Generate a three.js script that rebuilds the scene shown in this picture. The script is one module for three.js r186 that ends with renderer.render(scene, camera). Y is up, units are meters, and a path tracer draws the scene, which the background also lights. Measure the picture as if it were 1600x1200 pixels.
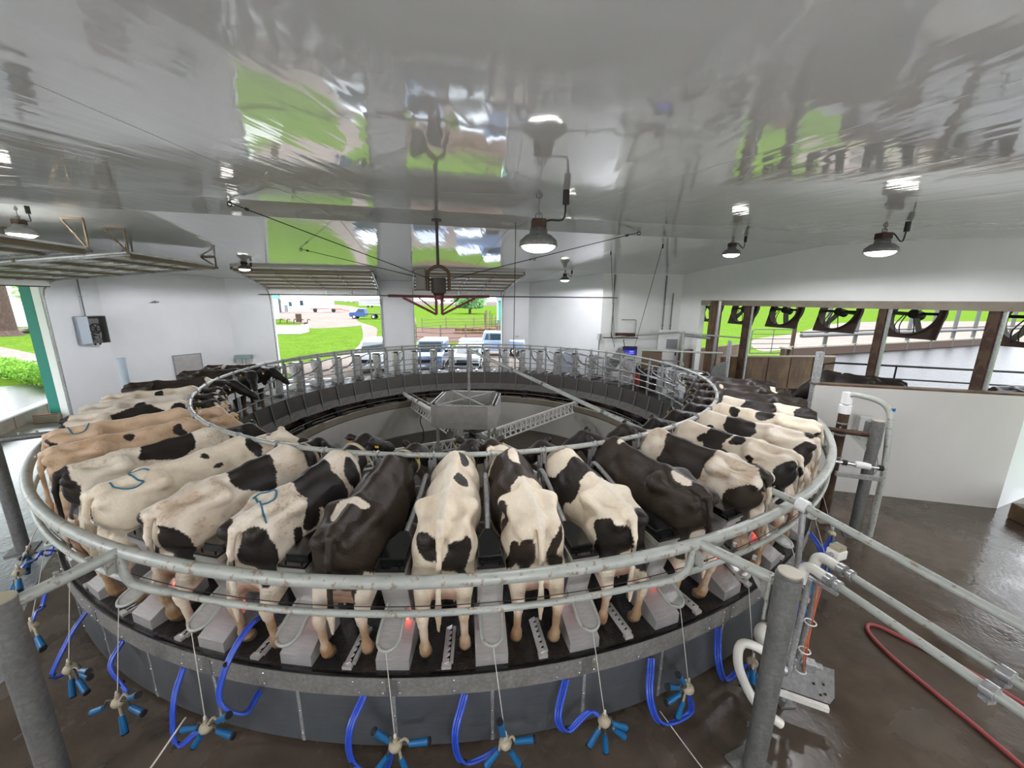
import * as THREE from 'three';
import { mergeGeometries } from 'three/addons/utils/BufferGeometryUtils.js';
import { RoundedBoxGeometry } from 'three/addons/geometries/RoundedBoxGeometry.js';
import { RectAreaLightUniformsLib } from 'three/addons/lights/RectAreaLightUniformsLib.js';

// ---------- camera, sky, exposure ----------
const scene = new THREE.Scene();
const camera = new THREE.PerspectiveCamera(90.03, 4 / 3, 0.05, 2500);
camera.rotation.order = 'YXZ';
camera.position.set(1.1764, 4.3237, 10.9314);
camera.rotation.set(-0.21576, 0, 0.0091928);
const renderer = new THREE.WebGLRenderer({ antialias: true });
renderer.toneMapping = THREE.LinearToneMapping;
renderer.toneMappingExposure = 2.95;
renderer.shadowMap.enabled = true;
renderer.shadowMap.type = THREE.PCFSoftShadowMap;
RectAreaLightUniformsLib.init();
const SKY = 1.95, LAMP = 9.5;

// ---------- seeded random and tiling noise ----------
let seed = 12345;
const rnd = () => { seed = (seed * 1664525 + 1013904223) >>> 0; return seed / 4294967296; };
const rr = (a, b) => a + (b - a) * rnd();
const hash = (x, y, s) => { let h = (x * 374761393 + y * 668265263 + s * 974634777) | 0; h = Math.imul(h ^ (h >>> 13), 1274126177); h ^= h >>> 16; return (h >>> 0) / 4294967296; };
function vnoise(x, y, per, s) {
  const xi = Math.floor(x), yi = Math.floor(y), fx = x - xi, fy = y - yi;
  const u = fx * fx * (3 - 2 * fx), v = fy * fy * (3 - 2 * fy), m = (a) => ((a % per) + per) % per;
  const a = hash(m(xi), m(yi), s), b = hash(m(xi + 1), m(yi), s), c = hash(m(xi), m(yi + 1), s), d = hash(m(xi + 1), m(yi + 1), s);
  return a + (b - a) * u + (c - a) * v + (a - b - c + d) * u * v;
}
function fbm(x, y, per, s, oct = 4) { let t = 0, a = 0.5, n = 0; for (let i = 0; i < oct; i++) { t += a * vnoise(x, y, per, s + i * 17); n += a; x *= 2; y *= 2; per *= 2; a *= 0.5; } return t / n; }
function hash3(x, y, z) { let h = (x * 374761393 + y * 668265263 + z * 1440662683) | 0; h = Math.imul(h ^ (h >>> 13), 1274126177); h ^= h >>> 16; return (h >>> 0) / 4294967296; }
function noise3(x, y, z) {
  const xi = Math.floor(x), yi = Math.floor(y), zi = Math.floor(z); let fx = x - xi, fy = y - yi, fz = z - zi;
  fx = fx * fx * (3 - 2 * fx); fy = fy * fy * (3 - 2 * fy); fz = fz * fz * (3 - 2 * fz);
  const L = (a, b, t) => a + (b - a) * t, h = (i, j, k) => hash3(xi + i, yi + j, zi + k);
  return L(L(L(h(0, 0, 0), h(1, 0, 0), fx), L(h(0, 1, 0), h(1, 1, 0), fx), fy), L(L(h(0, 0, 1), h(1, 0, 1), fx), L(h(0, 1, 1), h(1, 1, 1), fx), fy), fz);
}
// fn(u, v) in 0..1 -> [r,g,b] 0..1
function tex(n, fn, meters, srgb = true, nh = n) {
  const d = new Uint8Array(n * nh * 4);
  for (let j = 0; j < nh; j++) for (let i = 0; i < n; i++) {
    const c = fn(i / n, j / nh), o = (j * n + i) * 4;
    for (let k = 0; k < 3; k++) d[o + k] = Math.max(0, Math.min(255, Math.round(255 * (Array.isArray(c) ? c[k] : c))));
    d[o + 3] = 255;
  }
  const t = new THREE.DataTexture(d, n, nh);
  t.wrapS = t.wrapT = THREE.RepeatWrapping; t.magFilter = THREE.LinearFilter; t.minFilter = THREE.LinearMipmapLinearFilter; t.generateMipmaps = true;
  const m = Array.isArray(meters) ? meters : [meters, meters];
  t.repeat.set(1 / m[0], 1 / m[1]);
  if (srgb) t.colorSpace = THREE.SRGBColorSpace;
  t.needsUpdate = true; return t;
}
const mix = (a, b, t) => a.map((v, i) => v + (b[i] - v) * t);
const sstep = (a, b, x) => { const t = Math.max(0, Math.min(1, (x - a) / (b - a))); return t * t * (3 - 2 * t); };

// overcast sky: soft clouds, no sun
{
  const n = 256, h = 128, d = new Float32Array(n * h * 4);
  for (let j = 0; j < h; j++) for (let i = 0; i < n; i++) {
    const el = ((j + 0.5) / h - 0.5) * Math.PI, c = fbm(i / n * 8, j / h * 6, 8, 5, 4) - 0.5;
    const b = (0.92 + 0.12 * Math.max(0, Math.sin(el))) * (1 + 0.18 * c), o = (j * n + i) * 4;
    d[o] = b * 0.95; d[o + 1] = b; d[o + 2] = b * 1.07; d[o + 3] = 1;
  }
  const t = new THREE.DataTexture(d, n, h, THREE.RGBAFormat, THREE.FloatType);
  t.mapping = THREE.EquirectangularReflectionMapping; t.magFilter = t.minFilter = THREE.LinearFilter; t.wrapS = THREE.RepeatWrapping; t.needsUpdate = true;
  scene.background = t; scene.backgroundIntensity = SKY;
}

// ---------- names, labels ----------
const used = {};
function numbered(n) { const k = used[n] = (used[n] ?? -1) + 1; return k ? n + '_' + String(k).padStart(3, '0') : n; }
function tag(o, label, category, group) { o.userData.label = label; o.userData.category = category; if (group) o.userData.group = group; return o; }
function thing(name, label, category, pos = [0, 0, 0], turn = 0, group) {
  const o = new THREE.Group(); o.name = numbered(name); scene.add(o); o.position.set(...pos); o.rotation.y = turn;
  return tag(o, label, category, group);
}
const rad = THREE.MathUtils.degToRad;
const PO = (r, deg, y = 0) => new THREE.Vector3(r * Math.sin(rad(deg)), y, r * Math.cos(rad(deg)));
const V3 = (x, y, z) => new THREE.Vector3(x, y, z);

// ---------- geometry helpers ----------
function flat(g) {
  let q = g.index ? g.toNonIndexed() : g;
  if (!q.attributes.normal) q.computeVertexNormals();
  const out = new THREE.BufferGeometry();
  out.setAttribute('position', q.attributes.position); out.setAttribute('normal', q.attributes.normal);
  if (q.attributes.color) out.setAttribute('color', q.attributes.color);
  return out;
}
function boxUV(g) {   // uv in metres from the face's main direction
  const p = g.attributes.position, n = g.attributes.normal, uv = new Float32Array(p.count * 2), a = V3(), b = V3(), c = V3();
  for (let i = 0; i < p.count; i += 3) {
    a.fromBufferAttribute(p, i); b.fromBufferAttribute(p, i + 1).sub(a); c.fromBufferAttribute(p, i + 2).sub(a); b.cross(c);
    const x = Math.abs(b.x), y = Math.abs(b.y), z = Math.abs(b.z);
    for (let k = 0; k < 3; k++) {
      const X = p.getX(i + k), Y = p.getY(i + k), Z = p.getZ(i + k), o = (i + k) * 2;
      if (y >= x && y >= z) { uv[o] = X; uv[o + 1] = Z; } else if (x >= z) { uv[o] = Z; uv[o + 1] = Y; } else { uv[o] = X; uv[o + 1] = Y; }
    }
  }
  g.setAttribute('uv', new THREE.BufferAttribute(uv, 2)); return g;
}
function join(geoms) { const l = geoms.filter(Boolean).map(flat); return boxUV(l.length > 1 ? mergeGeometries(l) : l[0]); }
function obj(name, geoms, mat, parent = scene) {
  const list = Array.isArray(geoms) ? geoms : [geoms];
  const g = list.length === 1 && list[0].userData?.keep ? list[0] : join(list);
  const m = new THREE.Mesh(g, mat); m.name = parent === scene ? numbered(name) : name; m.castShadow = m.receiveShadow = true; parent.add(m); return m;
}
const like = (name, mesh, parent, pos, turn = 0) => { const m = new THREE.Mesh(mesh.geometry, mesh.material); m.name = name; m.castShadow = m.receiveShadow = true; if (pos) m.position.set(...pos); m.rotation.y = turn; parent.add(m); return m; };
function struct(name, geoms, mat, parent = scene) { const m = obj(name, geoms, mat, parent); if (parent === scene) m.userData.kind = 'structure'; return m; }
function place(g, x = 0, y = 0, z = 0, rx = 0, ry = 0, rz = 0) {
  const m = new THREE.Matrix4().compose(V3(x, y, z), new THREE.Quaternion().setFromEuler(new THREE.Euler(rx, ry, rz, 'YXZ')), V3(1, 1, 1));
  return g.applyMatrix4(m);
}
const box = (w, h, d, x = 0, y = 0, z = 0, rx = 0, ry = 0, rz = 0) => place(new THREE.BoxGeometry(w, h, d), x, y, z, rx, ry, rz);
const rbox = (w, h, d, r, x = 0, y = 0, z = 0, rx = 0, ry = 0, rz = 0) => place(new RoundedBoxGeometry(w, h, d, 2, r), x, y, z, rx, ry, rz);
const vec = (p) => p.isVector3 ? p : V3(...p);
function rod(a, b, r, r2 = r, seg = 10, open = false) {
  a = vec(a); b = vec(b); const d = b.clone().sub(a), l = d.length(), g = new THREE.CylinderGeometry(r2, r, l, seg, 1, open);
  g.applyQuaternion(new THREE.Quaternion().setFromUnitVectors(V3(0, 1, 0), d.normalize())); const c = a.clone().add(b).multiplyScalar(0.5); g.translate(c.x, c.y, c.z); return g;
}
function bar(a, b, w, h) {   // square bar, h measured along up
  a = vec(a); b = vec(b); const d = b.clone().sub(a), l = d.length(), g = new THREE.BoxGeometry(w, h, l);
  const m = new THREE.Matrix4().lookAt(b, a, Math.abs(d.y) > 0.99 * l ? V3(1, 0, 0) : V3(0, 1, 0)); m.setPosition(a.clone().add(b).multiplyScalar(0.5)); return g.applyMatrix4(m);
}
const path = (pts, r, seg = 40, rs = 8, closed = false, tension = 0.5) => new THREE.TubeGeometry(new THREE.CatmullRomCurve3(pts.map(vec), closed, 'catmullrom', tension), seg, r, rs, closed);
const poly = (pts, r, rs = 8) => { const g = []; for (let i = 0; i + 1 < pts.length; i++) g.push(rod(pts[i], pts[i + 1], r, r, rs)); for (let i = 1; i + 1 < pts.length; i++) { const s = new THREE.SphereGeometry(r, rs, 6); const v = vec(pts[i]); s.translate(v.x, v.y, v.z); g.push(s); } return mergeGeometries(g.map(flat)); };
function rounded(pts, rr_, seg = 5) {   // polyline with rounded corners
  const P = pts.map(vec), out = [P[0]];
  for (let i = 1; i + 1 < P.length; i++) {
    const a = P[i - 1].clone().sub(P[i]), b = P[i + 1].clone().sub(P[i]), l = Math.min(rr_, a.length() * 0.49, b.length() * 0.49); a.setLength(l).add(P[i]); b.setLength(l).add(P[i]);
    for (let k = 0; k <= seg; k++) { const t = k / seg; out.push(a.clone().multiplyScalar((1 - t) * (1 - t)).addScaledVector(P[i], 2 * t * (1 - t)).addScaledVector(b, t * t)); }
  }
  out.push(P[P.length - 1]); return out;
}
class Poly extends THREE.Curve { constructor(p) { super(); this.p = p; this.l = [0]; for (let i = 1; i < p.length; i++) this.l.push(this.l[i - 1] + p[i].distanceTo(p[i - 1])); }
  getPoint(t) { const L = t * this.l[this.l.length - 1]; let i = 1; while (i < this.l.length - 1 && this.l[i] < L) i++; const a = this.l[i - 1], b = this.l[i]; return this.p[i - 1].clone().lerp(this.p[i], b > a ? (L - a) / (b - a) : 0); } }
const bent = (pts, r, rc = 0.1, rs = 8, n = 0) => { const p = rounded(pts, rc); return new THREE.TubeGeometry(new Poly(p), n || Math.max(12, p.length * 3), r, rs, false); };
class Ring extends THREE.Curve { constructor(r, y, a, b) { super(); Object.assign(this, { r, y, a, b }); } getPoint(t) { return PO(this.r, this.a + (this.b - this.a) * t, this.y); } }
const ring = (r, y, a, b, tr, seg = 160, rs = 10) => new THREE.TubeGeometry(new Ring(r, y, a, b), seg, tr, rs, Math.abs(b - a) >= 360);
function extrude(pts, depth, bevel = 0, holes = []) {
  const s = new THREE.Shape(pts.map((p) => new THREE.Vector2(...p))); for (const h of holes) s.holes.push(new THREE.Path(h.map((p) => new THREE.Vector2(...p))));
  return new THREE.ExtrudeGeometry(s, { depth, bevelEnabled: bevel > 0, bevelSize: bevel, bevelThickness: bevel, bevelSegments: 2, steps: 1, curveSegments: 8 });
}
// curved plate between two radii/heights: a closed strip through profile points [r, y], swept from angle a to b
function sweep(prof, a, b, seg) {
  const pos = [], n = prof.length, q = (i, k) => PO(prof[i % n][0], a + (b - a) * k / seg, prof[i % n][1]);
  const tri = (...v) => v.forEach((p) => pos.push(p.x, p.y, p.z));
  for (let k = 0; k < seg; k++) for (let i = 0; i < n; i++) { const A = q(i, k), B = q(i + 1, k), C = q(i + 1, k + 1), D = q(i, k + 1); tri(A, B, C); tri(A, C, D); }
  const full = Math.abs(b - a) >= 360;
  if (!full) { const sh = THREE.ShapeUtils.triangulateShape(prof.map((p) => new THREE.Vector2(...p)), []); for (const f of sh) { tri(q(f[0], 0), q(f[2], 0), q(f[1], 0)); tri(q(f[0], seg), q(f[1], seg), q(f[2], seg)); } }
  const g = new THREE.BufferGeometry(); g.setAttribute('position', new THREE.Float32BufferAttribute(pos, 3)); g.computeVertexNormals(); return g;
}
const hull2 = (r0, r1, y0, y1) => [[r0, y0], [r1, y0], [r1, y1], [r0, y1]];
const ellipsoid = (rx, ry, rz, x, y, z, a = 14, b = 10) => { const g = new THREE.SphereGeometry(1, a, b); g.scale(rx, ry, rz); g.translate(x, y, z); return g; };

// ---------- materials ----------
const std = (color, roughness = 0.6, metalness = 0, extra = {}) => new THREE.MeshStandardMaterial({ color: Array.isArray(color) ? new THREE.Color().setRGB(...color) : color, roughness, metalness, ...extra });
const T = {};
T.galv = tex(256, (u, v) => { const n = fbm(u * 24, v * 24, 24, 3, 3), m = fbm(u * 5, v * 5, 5, 9, 3); const s = 0.62 + 0.18 * n - 0.12 * m; return [s, s * 1.005, s * 1.0]; }, 0.6);
T.galvR = tex(128, (u, v) => 0.38 + 0.3 * fbm(u * 10, v * 10, 10, 21, 3), 0.5, false);
T.steel = tex(256, (u, v) => { const s = 0.74 + 0.06 * fbm(u * 3, v * 60, 60, 31, 2) - 0.07 * fbm(u * 6, v * 6, 6, 41, 4); return [s, s * 0.99, s * 0.97]; }, 0.7);
T.steelR = tex(128, (u, v) => 0.3 + 0.15 * fbm(u * 6, v * 6, 6, 51, 3), 0.5, false);
T.pipe = tex(256, (u, v) => { const n = fbm(u * 8, v * 8, 8, 61, 4), r = sstep(0.66, 0.76, fbm(u * 22, v * 22, 22, 71, 4)); return mix(mix([0.73, 0.74, 0.71], [0.62, 0.64, 0.6], n), [0.5, 0.4, 0.3], r * 0.6); }, 0.9);
T.rust = tex(256, (u, v) => mix([0.31, 0.24, 0.17], [0.23, 0.15, 0.1], sstep(0.35, 0.65, fbm(u * 10, v * 6, 10, 81, 4))), 0.8);
T.deck = tex(512, (u, v) => { const n = fbm(u * 60, v * 60, 60, 91, 2), m = sstep(0.42, 0.68, fbm(u * 6, v * 6, 6, 101, 5)); return mix(mix([0.05, 0.05, 0.05], [0.13, 0.12, 0.11], n), [0.22, 0.17, 0.11], m * (0.2 + 0.55 * n)); }, 1.6);
T.deckB = tex(256, (u, v) => 0.5 * fbm(u * 40, v * 40, 40, 111, 2) + 0.5 * Math.abs(Math.sin(u * 50 * Math.PI) * Math.sin(v * 50 * Math.PI)), 1.0, false);
T.deckR = tex(256, (u, v) => 0.25 + 0.5 * fbm(u * 9, v * 9, 9, 121, 4), 1.1, false);
T.floor = tex(1024, (u, v) => { const n = fbm(u * 6, v * 6, 6, 131, 5), m = fbm(u * 40, v * 40, 40, 141, 3), s = sstep(0.45, 0.75, fbm(u * 9, v * 9, 9, 151, 5)); let c = mix([0.36, 0.33, 0.29], [0.47, 0.43, 0.385], n); c = mix(c, [0.32, 0.28, 0.235], s * 0.5); return c.map((x) => x * (0.9 + 0.2 * m)); }, 7);
T.floorR = tex(512, (u, v) => { const n = fbm(u * 10, v * 10, 10, 161, 5), p = sstep(0.3, 0.75, n); return 0.1 + 0.2 * p + 0.08 * fbm(u * 60, v * 60, 60, 171, 2); }, 6, false);
T.floorB = tex(512, (u, v) => 0.6 * fbm(u * 12, v * 12, 12, 181, 4) + 0.4 * fbm(u * 70, v * 70, 70, 191, 2), 2.5, false);
T.muck = tex(512, (u, v) => { const n = fbm(u * 4, v * 10, 4, 201, 5), d = sstep(0.3, 0.75, fbm(u * 12, v * 3, 12, 211, 4)); return mix(mix([0.5, 0.41, 0.29], [0.36, 0.27, 0.17], n), [0.22, 0.15, 0.09], d * 0.5); }, 2.2);
T.wall = tex(256, (u, v) => { const s = 0.9 + 0.05 * fbm(u * 5, v * 3, 5, 221, 4); return [s, s, s * 0.99]; }, 4);
T.grass = tex(512, (u, v) => { const n = fbm(u * 10, v * 10, 10, 231, 5), m = fbm(u * 90, v * 90, 90, 241, 2); return mix([0.285, 0.38, 0.13], [0.345, 0.445, 0.155], n).map((x) => x * (0.82 + 0.3 * m)); }, 14);
T.gravel = tex(512, (u, v) => { const n = fbm(u * 7, v * 7, 7, 251, 5), m = fbm(u * 120, v * 120, 120, 261, 2); return mix([0.53, 0.49, 0.465], [0.46, 0.42, 0.39], n).map((x) => x * (0.85 + 0.25 * m)); }, 12);
T.ceilB = tex(512, (u, v) => 0.5 * fbm(u * 48, v * 6, 48, 271, 3) + 0.5 * fbm(u * 7, v * 5, 7, 281, 3), [6, 6], false);
T.coat = tex(256, (u, v) => fbm(u * 50, v * 50, 50, 291, 3), 0.5, false);
T.bark = tex(128, (u, v) => mix([0.35, 0.28, 0.24], [0.2, 0.15, 0.13], fbm(u * 16, v * 5, 16, 301, 4)), 1.2);
T.blob = tex(256, (u, v) => mix([0.6, 0.57, 0.5], [0.5, 0.46, 0.4], fbm(u * 9, v * 9, 9, 311, 4)), 2);

const M = {
  galv: std(0xffffff, 0.45, 0.35, { map: T.galv, roughnessMap: T.galvR }),
  galvDark: std(0xb4b4ae, 0.5, 0.35, { map: T.galv }),
  steel: std(0xffffff, 1.0, 0.45, { map: T.steel, roughnessMap: T.steelR }),
  steelBright: std(0xd9d8d2, 0.3, 0.4),
  skirt: std(0x7d848b, 0.42, 0.3, { map: T.steel }),
  band: std(0xd0ccc2, 0.5, 0.25, { map: T.galv }),
  pipe: std(0xffffff, 0.42, 0.1, { map: T.pipe }),
  white: std(0xe9eae6, 0.35),
  pvc: std(0xe6e4d8, 0.3),
  rust: std(0xffffff, 0.7, 0.25, { map: T.rust }),
  hub: std(0xf0eee8, 0.4, 0.15, { map: T.steel }), truss: std(0xe6e5de, 0.45, 0.1),
  rubber: std(0x0b0b0c, 0.22),
  lid: new THREE.MeshPhysicalMaterial({ color: 0x0c0d0f, roughness: 0.16, clearcoat: 0.8, clearcoatRoughness: 0.12 }),
  matt: std(0x17171a, 0.7),
  deck: std(0xffffff, 1, 0, { map: T.deck, bumpMap: T.deckB, bumpScale: 0.01, roughnessMap: T.deckR }),
  floor: std(0xc8c0b8, 1, 0, { map: T.floor, roughnessMap: T.floorR, bumpMap: T.floorB, bumpScale: 0.004 }),
  skyTintFilm: new THREE.MeshPhysicalMaterial({ color: 0xbccbf2, map: T.blob, roughness: 0.3, ior: 1.8, bumpMap: T.floorB, bumpScale: 0.02, clearcoat: 1, clearcoatRoughness: 0.26 }),  // pale blue base colour stands in for sky reflected on wet concrete
  wet: new THREE.MeshPhysicalMaterial({ color: 0x3a3a3e, map: T.floor, roughness: 0.32, specularIntensity: 0.13, specularColor: new THREE.Color().setRGB(0.78, 0.86, 1), bumpMap: T.floorB, bumpScale: 0.03 }),
  penBrown: std(0x3d2c20, 0.85), penGrey: std(0x4e4e4c, 0.7), pit: std(0x8a8074, 0.3, 0, { map: T.floor, roughnessMap: T.floorR }),
  concrete: std(0xffffff, 0.75, 0, { map: T.blob }),
  muck: std(0xffffff, 0.7, 0, { map: T.muck, bumpMap: T.floorB, bumpScale: 0.01 }),
  wall: std(0xf6f8fa, 0.32, 0, { map: T.wall }),
  wallGable: std(0xf8fbf6, 0.4, 0, { map: T.wall }),
  halfWall: std(0xdcdad4, 0.45, 0, { map: T.wall }),
  ceil: new THREE.MeshPhysicalMaterial({ color: 0xdcdfdb, roughness: 0.045, ior: 1.55, bumpMap: T.ceilB, bumpScale: 0.006 }),
  teal: std(0x1d8c7c, 0.45),
  trim: std(0xf6f6f4, 0.4),
  beam: std(0x8d7f68, 0.5, 0.35),
  doorPanel: std(0xf6f6f0, 0.4),
  seal: std(0x4a453c, 0.7),
  blueHose: new THREE.MeshPhysicalMaterial({ color: 0x2b52c4, roughness: 0.3, clearcoat: 0.5 }),
  blueCup: std(0x0c5f92, 0.35),
  claw: std(0xa89f86, 0.4),
  cord: std(0xcfcabf, 0.6),
  dark: std(0x1b1714, 0.7),
  barnDark: std(0x3a2a22, 0.8),
  wood: std(0xffffff, 0.85, 0, { map: T.muck }),
  grass: new THREE.MeshPhysicalMaterial({ map: T.grass, roughness: 1, specularIntensity: 0 }),
  gravel: new THREE.MeshPhysicalMaterial({ map: T.gravel, roughness: 1, specularIntensity: 0 }),
  glass: new THREE.MeshPhysicalMaterial({ color: 0x33424c, roughness: 0.08, clearcoat: 1 }),
  tire: std(0x1c1c1d, 0.85),
  chrome: std(0xd8d8d8, 0.2, 0.9),
  redHose: std(0x94403f, 0.5),
};
// ---------- the room ----------
const UX = 0.974, UZ = -0.226, WX = 0.226, WZ = 0.974;       // u runs along the ridge, w from the far eave towards the viewer
const W0 = 1.227, W1 = 3.6, HR = 6.0, SF = 0.064, SM = 0.07, SN = 0.117;
const uw = (u, w, y) => V3(u * UX + w * WX, y, u * UZ + w * WZ);
const ceilW = (w) => w < W0 ? HR - SF * (W0 - w) : w < W1 ? HR - SM * (w - W0) : HR - SM * (W1 - W0) - SN * (w - W1);
const ceilAt = (x, z) => ceilW(WX * x + WZ * z);
function slab(u0, u1, w0, w1, off, th) {  // a sloped board between two ridge-parallel lines
  const p = []; for (const [u, w] of [[u0, w0], [u1, w0], [u1, w1], [u0, w1]]) { p.push(uw(u, w, ceilW(w) + off)); p.push(uw(u, w, ceilW(w) + off + th)); }
  const q = [], f = (a, b, c, d) => { for (const i of [a, b, c, a, c, d]) q.push(p[i].x, p[i].y, p[i].z); };
  f(0, 2, 4, 6); f(1, 7, 5, 3); f(0, 1, 3, 2); f(2, 3, 5, 4); f(4, 5, 7, 6); f(6, 7, 1, 0);
  const g = new THREE.BufferGeometry(); g.setAttribute('position', new THREE.Float32BufferAttribute(q, 3)); g.computeVertexNormals(); return g;
}
{
  const U0 = -22, U1 = 16, WA = -14.5, WB = 17, back = [];
  for (const [a, b] of [[WA, W0], [W0, W1], [W1, WB]]) back.push(slab(U0, U1, a, b, 0.03, 0.14));
  const c = struct('ceiling', back, M.white);
  const e = 0.005, step = 3.8;
  for (const [a, b] of [[WA, -5.2], [-5.2, W0], [W0, W1], [W1, WB]]) for (let u = U0; u < U1 - 0.1; u += step) struct('panel', slab(u + e, u + step - e, a + e, b - e, 0, 0.02), M.ceil, c);
}
// wall pieces between plan points
function wallGeo(a, b, y0, y1, th = 0.2, out = 1) {
  const dx = b[0] - a[0], dz = b[1] - a[1], l = Math.hypot(dx, dz), nx = dz / l * out, nz = -dx / l * out;
  return place(new THREE.BoxGeometry(l, y1 - y0, th), (a[0] + b[0]) / 2 + nx * th / 2, (y0 + y1) / 2, (a[1] + b[1]) / 2 + nz * th / 2, 0, Math.atan2(-dz, dx), 0);
}
const lerp2 = (a, b, t) => [a[0] + (b[0] - a[0]) * t, a[1] + (b[1] - a[1]) * t];
const TOP = 6.3, HD = 4.5;
const A1 = [-12.85, -8.34], B0 = [2.09, -11.15], C2 = [5.33, -7.26], PC = [9.2, -7.8], LJ = [-15.1, -4.55], J1 = [-14.6, -2.2];
const onBack = (x) => { const t = (x - A1[0]) / (B0[0] - A1[0]); return lerp2(A1, B0, t); };
const win = [[-10.92, -5.77], [-4.13, 0.6]];
struct('wall_back', [wallGeo(A1, onBack(win[0][0]), 0, TOP), wallGeo(onBack(win[0][1]), onBack(win[1][0]), 0, TOP), wallGeo(onBack(win[1][1]), onBack(1.0), 0, TOP), wallGeo(onBack(1.0), onBack(1.9), 2.1, TOP), wallGeo(onBack(1.9), B0, 0, TOP),
  wallGeo(onBack(win[0][0]), onBack(win[0][1]), HD, TOP), wallGeo(onBack(win[1][0]), onBack(win[1][1]), HD, TOP),
  wallGeo(onBack(win[0][0]), onBack(win[0][1]), 0, 0.12), wallGeo(onBack(win[1][0]), onBack(win[1][1]), 0, 0.12)], M.wall);
struct('wall_diagonal', wallGeo(B0, C2, 0, TOP), M.wall);
struct('wall_recess', wallGeo(C2, PC, 0, TOP), M.wallGable);
struct('wall_corner', wallGeo(LJ, A1, 0, TOP), M.wall);
// left wall with two doorways
const LD = [0.212, 0.977], onLeft = (t) => [J1[0] + LD[0] * t, J1[1] + LD[1] * t];
struct('wall_left', [wallGeo(onLeft(0), LJ, 0, TOP, 0.2, 1), wallGeo(onLeft(0), onLeft(4.0), 4.65, TOP, 0.2, -1), wallGeo(onLeft(4.0), onLeft(4.8), 0, TOP, 0.2, -1), wallGeo(onLeft(4.8), onLeft(8.9), 4.6, TOP, 0.2, -1), wallGeo(onLeft(8.9), onLeft(17.5), 0, TOP, 0.2, -1)], M.wall);
const R0 = onLeft(17.5), R1 = [14.2, 13.4], onR = (t) => lerp2(R0, R1, t);
struct('wall_rear', [[0, 1, 0]].map(([a, b, y]) => wallGeo(onR(a), onR(b), y, TOP, 0.2, -1)), M.wall);
// gable wall with the wide opening towards the holding pen
const G0 = PC, G1 = [11.5, 3.3], onG = (z) => { const t = (z - G0[1]) / (G1[1] - G0[1]); return lerp2(G0, G1, t); };
struct('wall_gable', [wallGeo(G0, onG(-6.4), 0, TOP, 0.25), wallGeo(onG(-6.4), onG(5.2), 4.38, TOP, 0.25), wallGeo(onG(5.2), [14.2, 13.4], 0, TOP, 0.25)], M.wallGable);
struct('trim_1', [wallGeo(onG(-6.4), onG(5.2), 4.18, 4.38, 0.3)], M.concrete);
// low white wall beside the platform
struct('wall_half', [wallGeo([8.06, 2.43], [11.71, 3.36], 0, 2.5, 0.18)], M.halfWall);
struct('wall_half_return', [wallGeo([11.71, 3.36], [13.6, 2.6], 0, 2.5, 0.18)], M.wall);
struct('trim_2', [wallGeo([8.02, 2.42], [11.75, 3.37], 2.5, 2.54, 0.22)], M.muck);
{ // concrete step at the end of the low wall
  const t = thing('concrete_step', 'low brown concrete step block at right end of the white half wall', 'step', [11.85, 0, 4.1], -0.25);
  obj('block', [rbox(1.1, 0.34, 0.6, 0.03, 0.1, 0.17, 0)], M.muck, t); obj('upper_block', [rbox(0.7, 0.3, 0.5, 0.03, 0.45, 0.48, -0.05)], M.muck, t);
}
// floor with the round pit
{
  const pts = [A1, B0, C2, PC, onG(2.9), [13.6, 2.6], [15, 13.6], onLeft(17.5), onLeft(0), LJ];
  const sh = new THREE.Shape(pts.map(([x, z]) => new THREE.Vector2(x, -z))); const hole = new THREE.Path(); hole.absarc(0, 0, 5.3, 0, Math.PI * 2, true); sh.holes.push(hole);
  const g = new THREE.ExtrudeGeometry(sh, { depth: 0.2, bevelEnabled: false, curveSegments: 90 }); g.rotateX(-Math.PI / 2); g.translate(0, -0.2, 0);
  const f = struct('floor', g, M.floor);
  const pf = new THREE.CylinderGeometry(5.5, 5.5, 0.1, 72); pf.translate(0, -1.25, 0); struct('pit_floor', pf, M.pit, f);
  struct('pit_wall', sweep(hull2(5.3, 5.5, -1.25, -0.02), 0, 360, 90), std(0xdedbd2, 0.6, 0, { map: T.wall }), f);
  struct('pit_curb', sweep(hull2(5.32, 5.44, 0, 0.2), 0, 360, 90), M.concrete, f);
}
{ // wash water inside the left doors, sky reflection painted into its colour
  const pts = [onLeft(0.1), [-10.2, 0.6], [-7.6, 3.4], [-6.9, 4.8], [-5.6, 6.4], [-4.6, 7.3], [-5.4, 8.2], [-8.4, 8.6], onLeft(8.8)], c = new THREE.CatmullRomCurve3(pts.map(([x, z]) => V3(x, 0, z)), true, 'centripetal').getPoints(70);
  const sh = new THREE.Shape(c.map((q) => new THREE.Vector2(q.x, -q.z))), g = new THREE.ExtrudeGeometry(sh, { depth: 0.004, bevelEnabled: false }); g.rotateX(-Math.PI / 2); struct('floor_water_sky_tint', g, M.skyTintFilm);
}
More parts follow.
